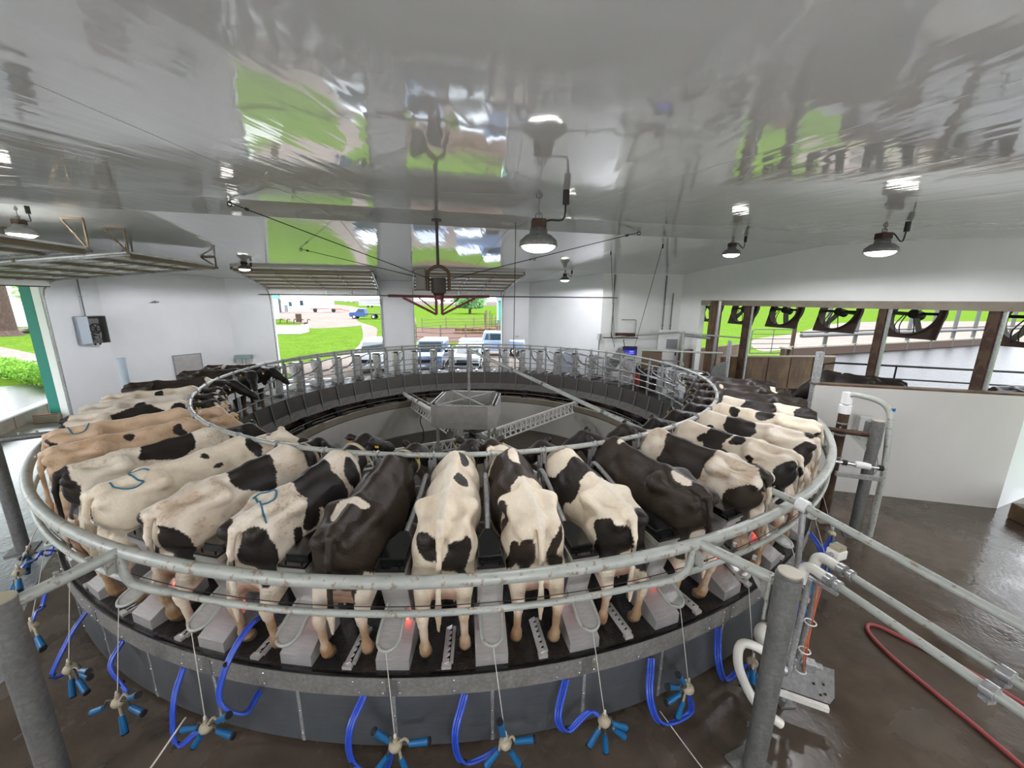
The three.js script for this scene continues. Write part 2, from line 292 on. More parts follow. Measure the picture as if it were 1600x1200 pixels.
// overhead sectional doors, raised under the ceiling
function overhead(n, a, b, hd, inx, inz, len, h0, h1, first = 0.5) {
  const d = new THREE.Group(); d.name = 'door_' + n; d.userData.kind = 'structure'; scene.add(d);
  const dx = b[0] - a[0], dz = b[1] - a[1], W = Math.hypot(dx, dz), e = [dx / W, dz / W];
  const at = (s, t, y) => V3(a[0] + e[0] * s + inx * t, y, a[1] + e[1] * s + inz * t);   // s along, t into the room
  const slope = (t) => h0 + (h1 - h0) * (t - first) / (len - first);
  const N = 5, L = (len - first) / N;
  const board = (t0, t1, dy, th) => { const g = new THREE.BoxGeometry(W - 0.12, th, (t1 - t0)); const ang = Math.atan2(slope(t1) - slope(t0), t1 - t0); const m = new THREE.Matrix4().makeBasis(V3(e[0], 0, e[1]), V3(-inx * Math.sin(ang), Math.cos(ang), -inz * Math.sin(ang)), V3(inx * Math.cos(ang), Math.sin(ang), inz * Math.cos(ang))); const c = at(W / 2, (t0 + t1) / 2, slope((t0 + t1) / 2) + dy); m.setPosition(c); g.applyMatrix4(m); if (m.determinant() < 0) { const p = g.toNonIndexed(); for (let i = 0; i < p.attributes.position.count; i += 3) for (const k of ['position', 'normal']) { const A = p.attributes[k], v = V3().fromBufferAttribute(A, i), w = V3().fromBufferAttribute(A, i + 1); A.setXYZ(i, w.x, w.y, w.z); A.setXYZ(i + 1, v.x, v.y, v.z); } return p; } return g; };
  for (let i = 0; i < N; i++) {
    const t0 = first + i * L, p = struct('panel', board(t0 + 0.01, t0 + L - 0.01, 0.03, 0.045), M.doorPanel, d);
    struct('strut', board(t0 + 0.06, t0 + 0.14, -0.03, 0.06), M.beam, d);
    if (i === N - 1) struct('strut', board(t0 + L - 0.16, t0 + L - 0.04, -0.05, 0.1), M.beam, d);
    struct('stiffener', [0.02, 0.27, 0.5, 0.73, 0.98].map((k) => bar(at(W * k, t0 + 0.03, slope(t0) - 0.005), at(W * k, t0 + L - 0.03, slope(t0 + L) - 0.005), 0.07, 0.03)), M.galv, p);
    struct('hinge', [0.02, 0.27, 0.5, 0.73, 0.98].map((k) => { const v = at(W * k, t0, slope(t0) - 0.04); return box(0.09, 0.05, 0.12, v.x, v.y, v.z, 0, Math.atan2(inx, inz)); }), M.galv, p);
  }
  for (const s of [0.0, W]) {
    struct('track', bent([at(s, 0.09, 0.15), at(s, 0.09, hd - 0.15), at(s, 0.45, slope(first) - 0.03), at(s, len + 0.05, slope(len) - 0.03)], 0.03, 0.35), M.galv, d);
    for (const t of [len * 0.55, len]) { const v = at(s, t, slope(t)), c = ceilAt(v.x, v.z) - 0.02, v2 = at(s, t - 0.45, 0); struct('hanger', [bar(v, V3(v.x, c, v.z), 0.035, 0.035), bar(v, V3(v2.x, ceilAt(v2.x, v2.z) - 0.02, v2.z), 0.035, 0.035), bar(V3(v.x, c, v.z), V3(v2.x, ceilAt(v2.x, v2.z) - 0.02, v2.z), 0.05, 0.04)], M.beam, d); }
  }
  { const q = at(W / 2, 0.06, hd + 0.2), p = struct('panel', box(W - 0.1, 0.44, 0.05, q.x, q.y, q.z, 0, Math.atan2(inx, inz)), M.doorPanel, d); struct('stiffener', [0.02, 0.27, 0.5, 0.73, 0.98].map((k) => { const v = at(W * k, 0.1, hd + 0.2); return box(0.06, 0.44, 0.04, v.x, v.y, v.z, 0, Math.atan2(inx, inz)); }), M.galv, p); }
  struct('spring_shaft', [rod(at(0.1, 0.2, hd + 0.38), at(W - 0.1, 0.2, hd + 0.38), 0.018), rod(at(W * 0.2, 0.2, hd + 0.38), at(W * 0.8, 0.2, hd + 0.38), 0.05)], M.galvDark, d);
  struct('jamb', [0, 1].map((k) => { const s = k ? W + 0.02 : -0.02, p = at(s, -0.1, hd / 2); return box(0.1, hd, 0.26, p.x, p.y, p.z, 0, Math.atan2(inx, inz)); }), M.trim, d);
  const hp = at(W / 2, -0.1, hd - 0.02); struct('header_seal', box(W, 0.06, 0.28, hp.x, hp.y, hp.z, 0, Math.atan2(inx, inz)), M.seal, d);
  return d;
}
{
  const bn = [0.26, 0.966];
  overhead(1, onBack(win[0][0]), onBack(win[0][1]), HD, bn[0], bn[1], 4.2, 4.8, 5.44);
  overhead(2, onBack(win[1][0]), onBack(win[1][1]), HD, bn[0], bn[1], 4.2, 4.8, 5.44);
  overhead(3, onLeft(0.02), onLeft(3.98), 4.65, 0.985, -0.05, 5.9, 4.85, 5.32);
  overhead(4, onLeft(4.85), onLeft(8.85), 4.6, 0.985, -0.05, 5.7, 4.85, 5.3);
  const p = onLeft(-0.06); struct('trim_3', [box(0.3, 4.9, 0.34, p[0] - 0.42, 2.35, p[1] - 0.02, 0, 0.21), ], M.teal); struct('trim_4', [box(0.14, 4.7, 0.1, p[0] - 0.12, 2.3, p[1] + 0.02, 0, 0.21)], M.trim);
}
// big lamps under the ceiling
function lamp(x, z, drop, label, power = 1, up = false) {
  const y = ceilAt(x, z), t = thing('high_bay_lamp', label, 'lamp', [x, y - drop, z], 0);
  const prof = [[0.01, 0.16], [0.09, 0.16], [0.1, 0.1], [0.14, 0.085], [0.2, 0.03], [0.21, -0.03], [0.19, -0.03], [0.17, 0.02]].map((p) => new THREE.Vector2(...p));
  obj('reflector', new THREE.LatheGeometry(prof, 28), M.galvDark, t);
  const d = new THREE.SphereGeometry(0.185, 24, 8, 0, Math.PI * 2, Math.PI / 2, Math.PI / 2); d.scale(1, 0.4, 1); d.translate(0, -0.02, 0);
  obj('diffuser', d, std(0xffffff, 0.5, 0, { emissive: new THREE.Color().setRGB(1, 0.97, 0.88), emissiveIntensity: 3.5 }), t);
  obj('driver', [rbox(0.16, 0.1, 0.16, 0.02, 0, 0.2, 0)], M.rust, t);
  obj('hook', [rod([0, 0.24, 0], [0, drop - 0.01, 0], 0.008), place(new THREE.TorusGeometry(0.035, 0.009, 6, 16), 0, 0.28, 0), place(new THREE.TorusGeometry(0.03, 0.009, 6, 16), 0, drop - 0.06, 0)], M.galvDark, t);
  obj('plug', [rod([0.28, drop - 0.02, 0.05], [0.28, drop - 0.16, 0.05], 0.035)], M.dark, t);
  obj('cable', path([[0.28, drop - 0.15, 0.05], [0.26, drop - 0.3, 0.03], [0.12, 0.24, 0.02], [0.05, 0.22, 0]], 0.01, 20, 6), M.dark, t);
  const s = up ? new THREE.PointLight(0xf7f6ff, LAMP * power, 0, 2) : new THREE.SpotLight(0xf7f6ff, LAMP * power, 0, 1.52, 0.1, 2);
  s.position.set(0, up ? -0.16 : -0.11, 0); s.castShadow = true; s.shadow.radius = 4; t.add(s); if (!up) { s.target.position.set(0, -3, 0); t.add(s.target); }
  return t;
}
lamp(1.45, 6.5, 0.55, 'largest high bay lamp hanging near the ceiling centre, closest to the viewer', 0.4);
lamp(6.6, 0.9, 0.42, 'bright high bay lamp left of the ridge on the right, with a mirrored glare above', 2);
lamp(6.75, 4.8, 0.42, 'high bay lamp furthest right, above the white half wall', 0.85);
lamp(-8.3, 3.1, 0.5, 'high bay lamp at the left edge above the open left doors', 3);
lamp(3.4, -6.1, 0.4, 'smallest high bay lamp far off near the white diagonal wall', 1.4);
lamp(-8.6, -3.6, 0.22, 'high bay lamp half hidden by the raised left window door', 3);
for (const [x, z, w] of [[-9, 9.8, 'far left of'], [-4.5, 12.6, 'left behind'], [2.5, 13.4, 'behind'], [8, 12, 'right behind'], [11, 8.6, 'far right of']]) lamp(x, z, 0.6, `added fill lamp on the rear ceiling ${w} the viewer, out of the picture`, x > 10 ? 0.3 : x < -8 ? 1.4 : 0.9, true);  // unseen lamps added as fill light for the ceiling and walls
// ---------- the rotary platform ----------
const HP = 0.924, NST = 54, ST = 360 / NST, A0 = 0.6, ACOW = 3.93;
const warp = (k) => k > 12 ? warp(12) * (1 - (k - 12) / 14) : k < -14 ? warp(k + NST) : Math.sign(k) * Math.min(0.42, 0.11 * Math.max(0, Math.abs(k) - 2.5)) * ST;   // stalls are not spaced quite evenly
{
  const t = thing('rotary_platform', 'large round rotary milking platform with black rubber deck and grey steel skirt', 'platform');
  const g = sweep([[6.22, HP - 0.12], [8.04, HP - 0.12], [8.04, HP - 0.01], [8.0, HP], [6.22, HP]], 0, 360, 216); obj('deck', g, M.deck, t);
  obj('deck_edge', sweep(hull2(8.035, 8.055, HP - 0.03, HP + 0.012), 0, 360, 216), M.rubber, t);
  const band = join([sweep(hull2(8.04, 8.062, HP - 0.225, HP - 0.02), -ST + 0.04, ST - 0.04, 16)]), plate = join([sweep(hull2(8.06, 8.068, HP - 0.215, HP - 0.03), -0.35, 0.35, 3)]);
  const skirt = join([sweep(hull2(8.0, 8.02, 0.05, HP - 0.15), 0.05, ST - 0.05, 8)]), seam = join([sweep(hull2(8.015, 8.027, 0.05, HP - 0.2), -0.12, 0.12, 2)]);
  const guard = join([sweep([[6.2, HP + 0.2], [6.22, HP + 0.2], [6.14, 0.62], [6.12, 0.62]], 0.06, ST - 0.06, 5)]), lip = join([sweep([[6.12, 0.63], [6.14, 0.63], [6.06, 0.36], [6.04, 0.36]], 0.06, ST - 0.06, 5)]);
  const rib = join([rod([0, 0.36, 6.05], [0, 0.62, 6.11], 0.02), bar([0, 0.6, 6.09], [0, HP + 0.2, 6.19], 0.03, 0.05)]);
  const dirtyGuard = std(0x6b6862, 0.45, 0.5, { map: T.steel }), paleLip = std(0xaba89f, 0.5, 0.3, { map: T.galv });
  const mk = (name, geo, mat, deg) => { const m = new THREE.Mesh(geo, mat); m.name = name; m.rotation.y = rad(deg); m.castShadow = m.receiveShadow = true; t.add(m); return m; };
  const bolts = [], bolt = (r, deg, y) => { const b = new THREE.SphereGeometry(0.011, 8, 5); const p = PO(r, deg, y); b.translate(p.x, p.y, p.z); bolts.push(b); };
  for (let i = 0; i < NST; i++) {
    const a = A0 + i * ST; mk('skirt_panel', skirt, M.skirt, a); mk('seam_strip', seam, M.galv, a); mk('inner_guard_panel', guard, dirtyGuard, a); mk('guard_lip', lip, paleLip, a); mk('guard_rib', rib, M.galvDark, a);
    if (i % 2) { mk('rim_band', band, M.band, a); }
    else { mk('joint_plate', plate, M.galvDark, a); for (const y of [HP - 0.06, HP - 0.18]) for (const d of [-0.55, 0.55]) bolt(8.064, a + d, y); }
    for (const y of [HP - 0.06, HP - 0.18]) bolt(8.064, a + 4.4 + rr(-0.3, 0.3), y);
    for (const y of [0.14, 0.42]) bolt(8.026, a, y);
  }
  obj('bolt', bolts, M.chrome, t).userData.kind = 'stuff';
  // toothed grip plate in the middle of every stall
  const tp = []; const pts = [[-0.035, 0], [0.035, 0]]; for (let k = 0; k < 6; k++) { const y = 0.03 + k * 0.062; pts.push([0.035, y], [0.004, y + 0.012], [0.004, y + 0.03], [0.035, y + 0.042]); } pts.push([0.035, 0.42], [-0.035, 0.42]);
  const e = extrude(pts, 0.012); e.rotateX(-Math.PI / 2); e.rotateZ(0.5); e.translate(-0.005, HP + 0.03, 7.97); const e2 = box(0.09, 0.035, 0.05, 0, HP + 0.015, 7.98); const e3 = box(0.03, 0.05, 0.4, 0.045, HP + 0.012, 7.75);
  const gp = join([e, e2, e3]); for (let i = 0; i < NST; i++) mk('grip_plate', gp, M.steelBright, ACOW + i * ST + 0.25);
  // underside ring beams and rollers seen across the pit
  obj('ring_beam', [sweep(hull2(6.25, 6.4, 0.12, 0.38), 0, 360, 108), sweep(hull2(7.5, 7.65, 0.3, 0.8), 0, 360, 72)], M.rust, t);
  const roller = join([rod([0, 0.14, 5.78], [0, 0.14, 6.0], 0.13, 0.13, 14), box(0.3, 0.12, 0.3, 0, 0.32, 5.95)]); for (let i = 0; i < 27; i++) mk('roller', roller, M.dark, i * 13.333 + 3);
  obj('pulsation_pipe', [ring(5.9, 0.1, 0, 360, 0.035, 120, 8), ring(5.62, 0.32, 0, 360, 0.014, 120, 6), ring(5.62, 0.12, 0, 360, 0.014, 120, 6)], M.galvDark, t);
  obj('rail_stanchion', Array.from({ length: 40 }, (_, i) => rod(PO(5.62, i * 9, 0), PO(5.62, i * 9, 0.32), 0.012, 0.012, 6)), M.galvDark, t).userData.kind = 'stuff';
}
// head rail ring over the cows' necks
{
  const t = thing('head_rail', 'white pipe ring over the cows heads at the inner edge of the platform', 'rail');
  obj('top_pipe', ring(6.3, 2.36, 0, 360, 0.034, 240, 12), M.pipe, t);
  for (const y of [1.83, 1.62, 1.4]) obj('head_pipe', ring(6.22, y - 0.04, 95, 275, 0.016, 150, 8), M.galv, t);
  for (const y of [1.32]) obj('head_pipe', ring(6.24, y, 275, 455, 0.022, 150, 8), M.galv, t);
  const pl = join([sweep(hull2(6.2, 6.225, 1.72, 1.88), -ST / 2 + 0.5, ST / 2 - 0.5, 5)]);
  for (let i = 0; i < NST; i++) { const a = ACOW + i * ST; if (Math.abs(((a + 180) % 360 + 360) % 360 - 180) < 92) { const m = new THREE.Mesh(pl, M.white); m.name = 'breast_plate'; m.rotation.y = rad(a); t.add(m); } }
  const cl = join([rod([0, 2.325, 6.3], [0, 2.395, 6.3], 0.045, 0.045, 12)]);
}
// rump rail: fixed pipes around the outside
{
  const t = thing('rump_rail', 'thick cream pipe rail curving behind the cows around the platform', 'rail');
  obj('main_pipe', ring(8.15, 2.0, -200, 76, 0.056, 260, 14), M.pipe, t);
  obj('lower_pipe', ring(8.15, 1.69, -64, 64, 0.03, 160, 10), M.pipe, t);
  obj('pull_cord', ring(8.12, 1.735, -30, 60, 0.004, 90, 5), M.dark, t);
  for (const a of [-55.4, -17.6, 21.3, 60.2]) {
    const s = a < 0 ? 1 : -1;
    obj('bracket', [bent([PO(8.17, a, 1.98), PO(8.2, a + s * 0.6, 1.72), PO(8.17, a + s * 2.2, 1.68), PO(8.15, a + s * 4.2, 1.69)], 0.036, 0.16), box(0.03, 0.14, 0.16, ...PO(8.2, a, 1.9).toArray(), 0, rad(a))], M.pipe, t);
  }
}
const postLabel = { '-55.4': 'grey steel post at the left edge carrying an arm to the rump rail', '-17.6': 'thick grey post in the lower left corner with arm to the rail', '21.6': 'thick grey post with a flat cut top right of centre foreground', '60.4': 'tall grey steel post before the white half wall holding a rail arm' };
for (const a of [-55.4, -17.6, 21.6, 60.4]) {
  const at = PO(8.87, a === 21.6 ? 23.2 : a), tall = a > 50 ? 2.28 : a === 21.6 ? 2.14 : 2.08, t = thing('rail_post', postLabel[String(a)], 'post', [at.x, 0, at.z], rad(a));
  obj('pole', [rod([0, 0, 0], [0, tall, 0], 0.088, 0.088, 20)], M.galvDark, t);
  if (a > 0) obj('sleeve', [rod([0, tall - 0.5, 0], [0, tall - 0.03, 0], 0.098, 0.098, 20), ], M.galvDark, t); obj('end_cap', [rod([0, tall - 0.005, 0], [0, tall + 0.008, 0], 0.089, 0.086, 20)], M.claw, t);
  obj('arm', [rod([0, 2.0, -0.05], [a === 21.6 ? -0.22 : 0, 2.0, -0.72], 0.05, 0.05, 14)], a > 50 ? M.rust : a < -50 ? M.galvDark : M.pipe, t);
  if (a > 0) obj('gusset', [extrude([[0, 0], [0.3, 0], [0, -0.3]], 0.02, 0.003)].map((g) => { g.rotateY(Math.PI / 2); g.translate(-0.01, 1.98, -0.08); return g; }).concat([...(a > 0 && a < 50 ? [box(0.14, 0.44, 0.02, 0, 1.83, -0.1), box(0.03, 0.44, 0.14, 0.1, 1.83, -0.03)] : [])]), M.pipe, t);
  obj('base_plate', [box(0.34, 0.02, 0.34, 0, 0.01, 0)], M.galvDark, t);
  obj('bolt', [rod([0, 2.05, -0.3], [0, 2.085, -0.3], 0.018), rod([0, 2.05, -0.5], [0, 2.085, -0.5], 0.018)], M.chrome, t);
}
// stall partitions, one per stall: cabinet with black lid, kick box, swinging arm, divider hoop
const COWS = [];   // filled in the next section; partitions are labelled after their neighbours
function stallParts() {
  const G = {};
  // plan outline of the cabinet: apex points inwards (z smaller)
  const outline = (w, z0, z1, ap) => [[-w, z1], [w, z1], [w, z0 + ap], [w * 0.3, z0], [-w * 0.3, z0], [-w, z0 + ap]];
  const up = (pts, y0, y1, tilt = 0, bevel = 0) => { const g = extrude(pts.map(([x, z]) => [x, -z]), y1 - y0, bevel); g.rotateX(-Math.PI / 2); g.translate(0, y0, 0); if (tilt) { const p = g.attributes.position; for (let i = 0; i < p.count; i++) p.setY(i, p.getY(i) + (7.5 - p.getZ(i)) * tilt); } return g; };
  const TY = 1.93, TL = 0.06, oc = outline(0.125, 7.36, 7.62, 0.17), ol = outline(0.14, 7.34, 7.905, 0.18), oi = outline(0.1, 7.41, 7.8, 0.15);
  const side = extrude([[7.5, HP], [7.68, HP], [7.68, 1.24], [7.875, TY - 0.06], [7.875, TY - 0.02], [7.5, TY - 0.02]], 0.244, 0.003); side.rotateY(-Math.PI / 2); side.translate(0.122, 0, 0);
  G.cab = join([up(oc, HP, TY - 0.02, 0), side]);
  G.tray = join([up(ol, TY - 0.03, TY - 0.008, TL), up(outline(0.128, 7.36, 7.89, 0.17), TY - 0.08, TY - 0.03, TL)]);
  G.lid = join([up(outline(0.13, 7.36, 7.895, 0.17), TY - 0.008, TY + 0.015, TL, 0.004), up(oi, TY + 0.01, TY + 0.05, TL, 0.012), rod([-0.08, TY + 0.02, 7.86], [-0.08, TY - 0.03, 7.86], 0.008), rod([0.08, TY + 0.02, 7.86], [0.08, TY - 0.03, 7.86], 0.008)]);
  G.door = join([rbox(0.2, 0.52, 0.012, 0.004, 0, 1.56, 7.774, 0.265)]);
  const kick = [[7.5, HP], [7.99, HP], [7.99, HP + 0.11], [7.68, HP + 0.25], [7.5, HP + 0.25]];
  const k = extrude(kick.map(([z, y]) => [z, y]), 0.3, 0.006); k.rotateY(-Math.PI / 2); k.translate(0.15, 0, 0); G.kick = join([k]);
  G.leg = join([box(0.25, 0.05, 0.06, 0, HP + 0.02, 7.95)]);
  const ax = (s) => [[s * 0.095, 1.43, 7.7], [s * 0.1, 1.37, 7.9], [s * 0.095, 1.315, 8.05]];
  G.arm = join([path([...ax(-1), [-0.06, 1.295, 8.11], [0, 1.288, 8.135], [0.06, 1.295, 8.11], ...ax(1).reverse()], 0.017, 44, 8)]);
  const pp = []; for (const [x, z] of [[-0.085, 0], [0.085, 0], [0.085, 0.36]]) pp.push([x, z]); for (let q = 0; q <= 8; q++) { const u = q / 8 * Math.PI; pp.push([0.085 * Math.cos(u), 0.36 + 0.085 * Math.sin(u)]); } pp.push([-0.085, 0.36]);
  const pg = extrude(pp, 0.005); pg.rotateX(Math.PI / 2); pg.rotateX(0.3); pg.translate(0, 1.425, 7.71); G.plate = join([pg]);
  G.hoop = join([bent([[0.0, 1.9, 7.42], [0.03, 2.06, 6.78], [0.03, 2.16, 6.38], [0.03, 1.94, 6.34], [0.03, 1.66, 6.8], [0, 1.5, 7.4]], 0.03, 0.12, 10)]);
  G.post = join([rod([0.06, HP + 0.1, 6.26], [0.06, 2.26, 6.26], 0.036, 0.036, 14), bar([0.06, 2.2, 6.3], [0.06, 2.4, 6.3], 0.05, 0.012)]);
  G.clip = join([box(0.05, 0.22, 0.012, 0.115, 2.27, 6.285), place(new THREE.TorusGeometry(0.042, 0.01, 6, 16), 0.115, 2.36, 6.3, 0, Math.PI / 2)]);
  G.light = join([box(0.03, 0.045, 0.012, 0.07, HP + 0.29, 7.692), place(new THREE.SphereGeometry(0.014, 8, 6), 0.07, HP + 0.29, 7.7)]);
  return G;
}
const redLight = std(0xff3020, 0.4, 0, { emissive: new THREE.Color().setRGB(1, 0.05, 0.03), emissiveIntensity: 3 });
function stalls() {
  const ORD = ['first', 'second', 'third', 'fourth', 'fifth', 'sixth', 'seventh', 'eighth', 'ninth', 'tenth', 'eleventh', 'twelfth', 'thirteenth', 'fourteenth', 'fifteenth', 'sixteenth', 'seventeenth', 'eighteenth', 'nineteenth', 'twentieth', 'twenty first', 'twenty second', 'twenty third', 'twenty fourth', 'twenty fifth', 'twenty sixth', 'twenty seventh', 'twenty eighth', 'twenty ninth', 'thirtieth'];
  const G = stallParts(), name = (k) => COWS[k]?.short;
  for (let i = 0; i < NST; i++) {
    const k = i <= 27 ? i : i - NST, a = A0 + k * ST + warp(k), L = name(k - 1), Rr = name(k), full = L || Rr;
    const label = L && Rr ? `steel stall unit with black lid between ${L} and ${Rr}` : L ? `steel stall unit with black lid on the ${k < 0 ? 'near' : 'far'} side of ${L}` : Rr ? `steel stall unit with black lid beyond ${Rr}` : `${ORD[((-16 - k) % NST + NST) % NST]} empty stall counting from the furthest left cow towards the right, bare hoop`;
    const t = thing('stall_unit', label, 'stall', [0, 0, 0], rad(a), full ? 'stall units between the cows' : 'empty stalls on the far side');
    const add = (n, g, m) => { const o = new THREE.Mesh(g, m); o.name = n; o.castShadow = o.receiveShadow = true; t.add(o); return o; };
    const c = add('cabinet', G.cab, M.steel); const d = new THREE.Mesh(G.door, M.steel); d.name = 'panel_door'; c.add(d);
    add('lid_tray', G.tray, M.steelBright); add('lid', G.lid, M.lid); add('kick_box', G.kick, M.steel); add('foot', G.leg, M.galv);
    const ar = add('swing_arm', G.arm, M.pipe), pl = new THREE.Mesh(G.plate, M.steel); pl.name = 'arm_plate'; ar.add(pl);
    add('divider_hoop', G.hoop, M.galv); add('rail_post', G.post, M.galv); add('rail_clip', G.clip, M.galv);
    if (Math.abs(k) < 7) { const l = add('indicator_light', G.light, redLight); if (k > -6 && k < 6) { const q = new THREE.PointLight(0xff1808, 0.001, 0, 2); q.position.set(0.07, HP + 0.3, 7.74); q.castShadow = true; q.shadow.radius = 0.7; t.add(q); } }
  }
}
// ---------- cows ----------
// bones in cow space: x across, y up from the deck, z = -distance from the rump towards the head
const XS = 1.32;
function bones(p) {
  const B = [], c = (a, b, r1, r2, k = 0.06, xs = 1) => B.push({ a, b, r1, r2, k, xs });
  c([0, 1.0, -0.42], [0, 0.95, -0.98], 0.31, 0.385, 0.12, XS); c([0, 0.95, -0.98], [0, 1.0, -1.42], 0.385, 0.31, 0.12, XS);
  c([0, 1.06, -0.22], [0, 1.05, -0.5], 0.22, 0.28, 0.1, 1.15);
  c([0, 1.325, -0.1], [0, 1.345, -0.55], 0.05, 0.05, 0.09); c([0, 1.345, -0.55], [0, 1.335, -1.0], 0.05, 0.05, 0.07); c([0, 1.335, -1.0], [0, 1.37, -1.42], 0.05, 0.07, 0.1);
  for (const s of [-1, 1]) {
    c([s * 0.23, 1.275, -0.5], [s * 0.16, 1.3, -0.5], 0.052, 0.06, 0.12);
    c([s * 0.13, 1.235, -0.045], [s * 0.1, 1.25, -0.14], 0.05, 0.06, 0.08);
    c([s * 0.23, 1.27, -0.5], [s * 0.13, 1.235, -0.06], 0.045, 0.05, 0.09);
    const hx = s * (0.175 + (p.leg ?? 0) * s * 0.02), dz = (s * (p.step ?? 0)) * 0.07;
    c([s * 0.15, 1.1, -0.19], [s * 0.17, 0.8, -0.2], 0.115, 0.1, 0.1); c([s * 0.17, 1.0, -0.32], [s * 0.205, 0.74, -0.44], 0.12, 0.085, 0.1);
    c([s * 0.175, 0.8, -0.16], [hx, 0.51, -0.035 + dz], 0.105, 0.05, 0.06); c([s * 0.205, 0.74, -0.42], [hx, 0.5, -0.075 + dz], 0.085, 0.045, 0.06);
    c([hx, 0.52, -0.02 + dz], [hx, 0.44, -0.035 + dz], 0.045, 0.044, 0.02); c([hx, 0.44, -0.045 + dz], [hx, 0.17, -0.085 + dz], 0.04, 0.034, 0.025); c([hx, 0.15, -0.085 + dz], [hx, 0.1, -0.1 + dz], 0.05, 0.048, 0.03); c([hx, 0.08, -0.11 + dz], [hx, 0.045, -0.15 + dz], 0.052, 0.055, 0.02);
    c([s * 0.15, 1.1, -1.4], [s * 0.18, 0.78, -1.46], 0.13, 0.1, 0.12); c([s * 0.2, 0.8, -1.4], [s * 0.17, 0.45, -1.4 + dz * 0.6], 0.09, 0.056, 0.07);
    c([s * 0.17, 0.45, -1.4 + dz * 0.6], [s * 0.17, 0.14, -1.41 + dz], 0.052, 0.04, 0.03); c([s * 0.17, 0.11, -1.41 + dz], [s * 0.17, 0.045, -1.45 + dz], 0.048, 0.055, 0.03);
    c([s * 0.055, 0.74, -0.13], [s * 0.06, 0.62, -0.22], 0.075, 0.1, 0.05); c([s * 0.08, 0.68, -0.3], [s * 0.09, 0.6, -0.42], 0.12, 0.12, 0.07); for (const z of [-0.27, -0.45]) c([s * 0.07, 0.56, z], [s * 0.075, 0.43, z], 0.024, 0.016, 0.03);
  }
  c([0, 0.74, -0.3], [0, 0.68, -0.6], 0.13, 0.12, 0.09);
  // neck and head
  const nk = [p.nx * 0.55, 1.17 + p.up * 0.5, -1.74], po = [p.nx, 1.22 + p.up, -1.94 + Math.abs(p.nx) * 0.35], md = p.dir, ml = Math.hypot(...md), d = md.map((v) => v / ml);
  const at = (l, up = 0, side = 0) => { const sx = [-d[2], 0, d[0]], sl = Math.hypot(...sx) || 1; return [po[0] + d[0] * l + sx[0] / sl * side, po[1] + d[1] * l + up, po[2] + d[2] * l + sx[2] / sl * side]; };
  c([0, 1.14, -1.45], nk, 0.24, 0.165, 0.12, 1.15); c(nk, po, 0.165, 0.115, 0.08, 1); c([0, 0.92, -1.55], [nk[0] * 0.8, nk[1] - 0.14, nk[2] + 0.02], 0.15, 0.08, 0.1);
  c(at(0.02, 0.02), at(0.2, -0.01), 0.115, 0.105, 0.05); c(at(0.2, -0.01), at(0.43, -0.02), 0.095, 0.07, 0.05); c(at(0.43, -0.02), at(0.5, -0.03), 0.075, 0.066, 0.04);
  c(at(0.08, 0.02, 0.06), at(0.18, 0.02, 0.085), 0.06, 0.045, 0.04); c(at(0.08, 0.02, -0.06), at(0.18, 0.02, -0.085), 0.06, 0.045, 0.04);
  for (const s of [-1, 1]) { c(at(-0.02, 0.05, s * 0.11), at(-0.06, 0.045, s * 0.2), 0.03, 0.045, 0.03); c(at(-0.06, 0.045, s * 0.2), at(-0.05, 0.02, s * 0.29), 0.042, 0.015, 0.02); }
  // tail
  const tx = p.tx ?? 0; c([0, 1.32, -0.1], [0, 1.3, -0.0], 0.042, 0.036, 0.06); c([0, 1.3, 0], [tx * 0.3, 1.12, 0.045], 0.036, 0.028, 0.02); c([tx * 0.3, 1.12, 0.045], [tx * 0.8, 0.8, 0.045], 0.026, 0.022, 0.02); c([tx * 0.8, 0.8, 0.045], [tx, 0.6, 0.05], 0.02, 0.032, 0.02); c([tx, 0.6, 0.05], [tx, 0.42, 0.05], 0.034, 0.014, 0.02);
  const hl = (x, y, z) => { const sx = [-d[2], 0, d[0]], sl = Math.hypot(...sx) || 1, q = [x - po[0], y - po[1], z - po[2]], l = q[0] * d[0] + q[1] * d[1] + q[2] * d[2]; return [l, (q[0] * sx[0] + q[2] * sx[2]) / sl, q[1] - d[1] * l]; };
  return { B, at, hl };
}
function cap(b, x, y, z) {
  const xs = b.xs, ax = b.a[0] * xs, bx = b.b[0] * xs - ax, by = b.b[1] - b.a[1], bz = b.b[2] - b.a[2], px = x * xs - ax, py = y - b.a[1], pz = z - b.a[2];
  const h = Math.max(0, Math.min(1, (px * bx + py * by + pz * bz) / (bx * bx + by * by + bz * bz + 1e-9)));
  const qx = px - bx * h, qy = py - by * h, qz = pz - bz * h; return Math.sqrt(qx * qx + qy * qy + qz * qz) - (b.r1 + (b.r2 - b.r1) * h);
}
function field(B, x, y, z) { let d = 9; for (const b of B) { const e = cap(b, x, y, z), k = b.k, h = Math.max(k - Math.abs(d - e), 0); d = Math.min(d, e) - h * h / (4 * k); } return d; }
